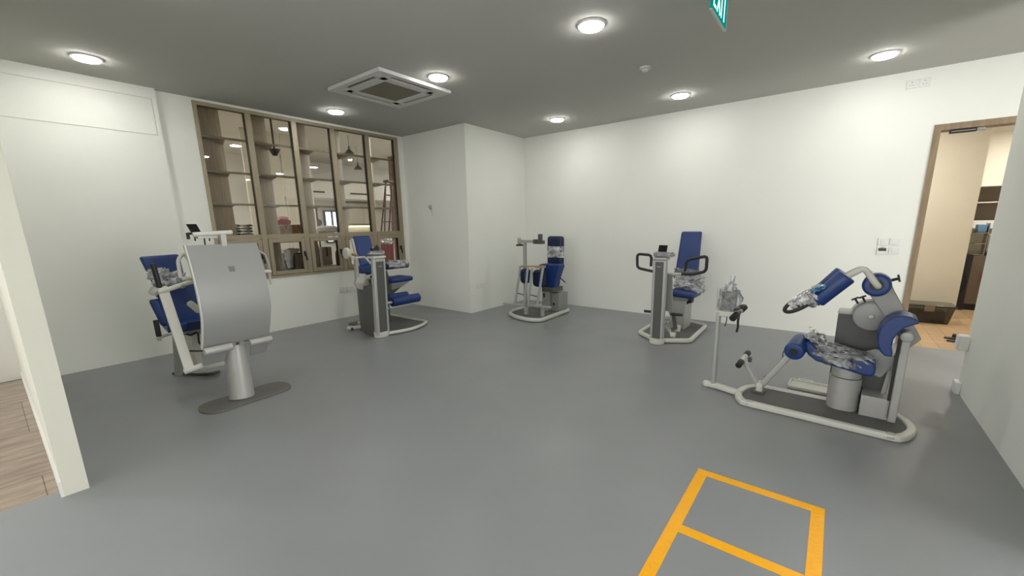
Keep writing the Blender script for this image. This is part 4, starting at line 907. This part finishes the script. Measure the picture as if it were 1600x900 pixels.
# pendants
def pendant(label, x, y, z, r=.10, h=.09, ztop=BH, grp='cone pendants in the room behind the window'):
    t = thing('pendant_lamp', label, 'lamp', (x, y, z), 0, grp)
    P(t, 'shade', 'black', lambda bm: cyl(bm, (0, 0, 0), (0, 0, h), r, .018, n=24)); P(t, 'cap', 'black', cyl, (0, 0, h), (0, 0, h+.05), .016)
    P(t, 'cord', 'black', cyl, (0, 0, h+.04), (0, 0, ztop-z), .004, n=6)
pendant('black cone pendant, higher of the two behind the fourth pane', 4.98, 8.1, 2.90, ztop=BH-2.90+2.90)
pendant('black cone pendant, lower of the two behind the fourth pane', 5.72, 9.0, 2.74)
cn = thing('ceiling_speaker', 'black dome hanging behind the second tall pane', 'speaker', (3.26, 7.5, 2.60))
P(cn, 'dome', 'black', lambda bm: cyl(bm, (0, 0, .0), (0, 0, .10), .035, .09, n=24)); P(cn, 'bracket', 'black', cyl, (0, 0, .10), (0, 0, BH-2.6), .015)
def slot(label, x0, x1, z):
    t = thing('air_diffuser', label, 'air diffuser', ((x0+x1)/2, 10.9, z), 0, 'black linear slots on the bulkhead'); hw = (x1-x0)/2
    P(t, 'slot', 'black', box, (-hw, -.012, -.018), (hw, 0, .018)); P(t, 'rim', 'dark', box, (-hw-.01, -.014, -.024), (hw+.01, -.008, -.018))
slot('black linear air slot seen through the third pane', 5.57, 5.87, 2.35); slot('black linear air slot seen through the fourth pane', 6.62, 7.20, 2.35)
hd = thing('strip_light', 'warm glowing strip light seen low through the fourth pane', 'light', (7.5, 11.95, 1.44))
P(hd, 'housing', 'trimwhite', box, (-.42, -.06, .03), (.42, .04, .06)); P(hd, 'tube', 'hoodglow', cyl, (-.40, -.02, .01), (.40, -.02, .01), .018)
cbt = thing('wall_cabinet', 'pale wall cabinet above the warm strip light', 'cabinet', (7.5, 11.85, 1.52))
P(cbt, 'body', 'cream', box, (-.5, -.12, 0), (.5, .14, .62), bevel=.003)
for q in (-1, 1): P(cbt, 'door', 'cream', box, (min(0, q*.495)+.003, -.135, .01), (max(0, q*.495)-.003, -.12, .61), bevel=.003)
chr_ = thing('standing_fan', 'dark pole stand left of the far window', 'stand', (5.75, 11.2, 0))
P(chr_, 'pole', 'black', cyl, (0, 0, 0), (0, 0, 2.0), .02); P(chr_, 'base', 'black', cyl, (0, 0, 0), (0, 0, .03), .2); P(chr_, 'head', 'dark', lambda bm: cyl(bm, (-.03, -.1, 1.55), (-.03, .05, 1.6), .1))

# ================================================================ KITCHEN THINGS (beyond the doorway)
lamp2('kitchen_light', 'round ceiling lamp of the kitchen', 7.35, -.25, 2.7, 'backglow', .14, 'kitchen lamps')
lamp2('kitchen_light', 'round ceiling lamp of the kitchen', 8.9, -2.05, 2.7, 'backglow', .14, 'kitchen lamps')
st = thing('storage_box', 'dark translucent plastic storage box with a lid on the floor through the doorway', 'storage box', (7.98, -1.12, 0))
P(st, 'tub', 'smoked', lambda bm: hexa(bm, [(-.15, -.21, 0), (.15, -.21, 0), (.15, .21, 0), (-.15, .21, 0), (-.18, -.25, .23), (.18, -.25, .23), (.18, .25, .23), (-.18, .25, .23)]), bevel=.012)
P(st, 'lid', 'smoked', box, (-.195, -.265, .23), (.195, .265, .255), bevel=.008); P(st, 'contents', 'darkbag', box, (-.12, -.18, .02), (.12, .18, .16), bevel=.02)
P(st, 'latch', 'kitcab', box, (-.20, -.05, .17), (-.185, .05, .25), bevel=.003)
bc = thing('wall_cupboard', 'brown wall cupboard with an open shelf through the doorway', 'cupboard', (9.72, -1.95, 1.25))
P(bc, 'back', 'kitcab', box, (.14, -.6, .12), (.16, .35, .63)); P(bc, 'side_panel', 'kitcab', box, (-.16, .35, 0), (.16, .37, .63))
P(bc, 'shelf', 'cream', box, (-.16, -.6, .385), (.15, .35, .40)); P(bc, 'bottom_panel', 'trimwhite', box, (-.17, -.6, 0), (.16, .35, .12))
P(bc, 'top_panel', 'cream', box, (-.18, -.62, .63), (.16, .36, .67))
ct = thing('kitchen_counter', 'kitchen counter with a pale worktop through the doorway', 'counter', (9.55, -1.95, 0))
P(ct, 'body', 'kitcab', box, (-.28, -.6, .1), (.33, .35, .84), bevel=.003); P(ct, 'worktop', 'trimwhite', box, (-.32, -.62, .84), (.34, .10, .90), bevel=.004); P(ct, 'kickboard', 'black', box, (-.24, -.58, 0), (.33, .34, .1))
P(ct, 'tall_side', 'black', box, (-.31, .26, .0), (-.28, .345, .86))
kt = thing('coffee_machine', 'black and steel appliance on the kitchen counter', 'appliance', (9.45, -1.93, .902))
P(kt, 'body', 'black', box, (-.10, -.14, 0), (.12, .05, .26), bevel=.01); P(kt, 'steel_panel', 'steel', box, (-.10, .055, 0), (.12, .11, .26), bevel=.006)
P(kt, 'drip_tray', 'steel', box, (-.15, -.12, 0), (-.10, .04, .02), bevel=.003)
bl = thing('rack', 'small grey rack with a blue item beside the kitchen appliance', 'rack', (9.42, -1.74, .85))
for z in (.0, .17, .33): P(bl, 'rack_shelf', 'steel', box, (-.1, -.06, z), (.1, .06, z+.012))
P(bl, 'upright', 'steel', box, (-.1, -.07, 0), (.1, -.06, .48)); P(bl, 'blue_box', mat('blue box', srgb(90, 130, 165), .5), box, (-.08, -.05, .345), (.08, .05, .46), bevel=.006)
rd = thing('red_pouch', 'small red item hanging on the counter front through the doorway', 'pouch', (9.24, -1.86, .55))
P(rd, 'pouch', 'red', bag, (0, 0, 0), (.04, .10, .12), 91); P(rd, 'strap', 'card', beam, (0, 0, .05), (0, -.06, .28), .01, .03)
cb = thing('power_cable', 'black cable hanging beside the kitchen counter', 'cable', (9.2, -1.62, 0))
P(cb, 'cable', 'black', lambda bm: tube(bm, smooth_path([(0, .02, .85), (0, 0, .6), (0, -.05, .42), (0, .02, .2), (.0, .05, .02)]), .014, n=8))
wsk = thing('wall_socket', 'small socket on the kitchen wall above the cupboard', 'socket', (KX, -2.02, 2.22))
P(wsk, 'plate', 'trimwhite', box, (-.012, -.06, -.06), (0, .06, .06), bevel=.003); P(wsk, 'plug', 'black', box, (-.05, -.05, -.02), (-.012, -.02, .05), bevel=.004)
for q, lb in ((0, 'dark slipper on the floor at the doorway, farther one'), (1, 'dark slipper on the floor at the doorway, nearer one')):
    s_ = thing('slipper', lb, 'slipper', (6.92-.16*q, -1.28, 0), R(95))
    P(s_, 'sole', 'darkbag', lambda bm: prism_z(bm, [(.12*math.cos(2*math.pi*i/20)-.0, .042*math.sin(2*math.pi*i/20)) for i in range(20)], 0, .018)); P(s_, 'strap', 'black', lambda bm: tube(bm, smooth_path([(.03, -.045, .01), (.03, -.03, .05), (.03, .03, .05), (.03, .045, .01)]), .012, n=8))

# ================================================================ LEFT ROOM (beyond the narrow wall end)
slab('floor_left', [((-4, YS+.093, -.1), (XS1+.04, 6.35, .0))], 'woodfloor', 'brown plank floor of the room at far left')
slab('floor_hall', [((-4, 6.35, -.1), (XS1+.5, 10.5, .001))], 'oakfloor', 'lighter plank floor beyond the room at far left')
slab('trim_threshold', [((-4, 6.33, 0), (XS1, 6.37, .004))], 'trimwhite', 'thin pale threshold strip')
slab('wall_hall', [((-4, 9.0, 0), (.6, 9.1, 2.9))], 'brown', 'brown wooden wall at the far end of the left room')
slab('baseboard_left', [((XS1-.012, YS, 0), (XS1, YP+.1, .09))], 'trimwhite', 'white skirting on the hidden side of the narrow wall')
slab('ceiling_left', [((-4, YW+.1, H), (XS1+.1, 9.1, H+.1))], 'ceil', 'ceiling of the left room')
for x, y in [(-.75, 4.4), (-.75, 6.2), (-1.2, 8.0)]:
    lamp2('left_room_light', 'round ceiling lamp of the room at far left', x, y, H, 'leftglow', .12, 'lamps of the left room')
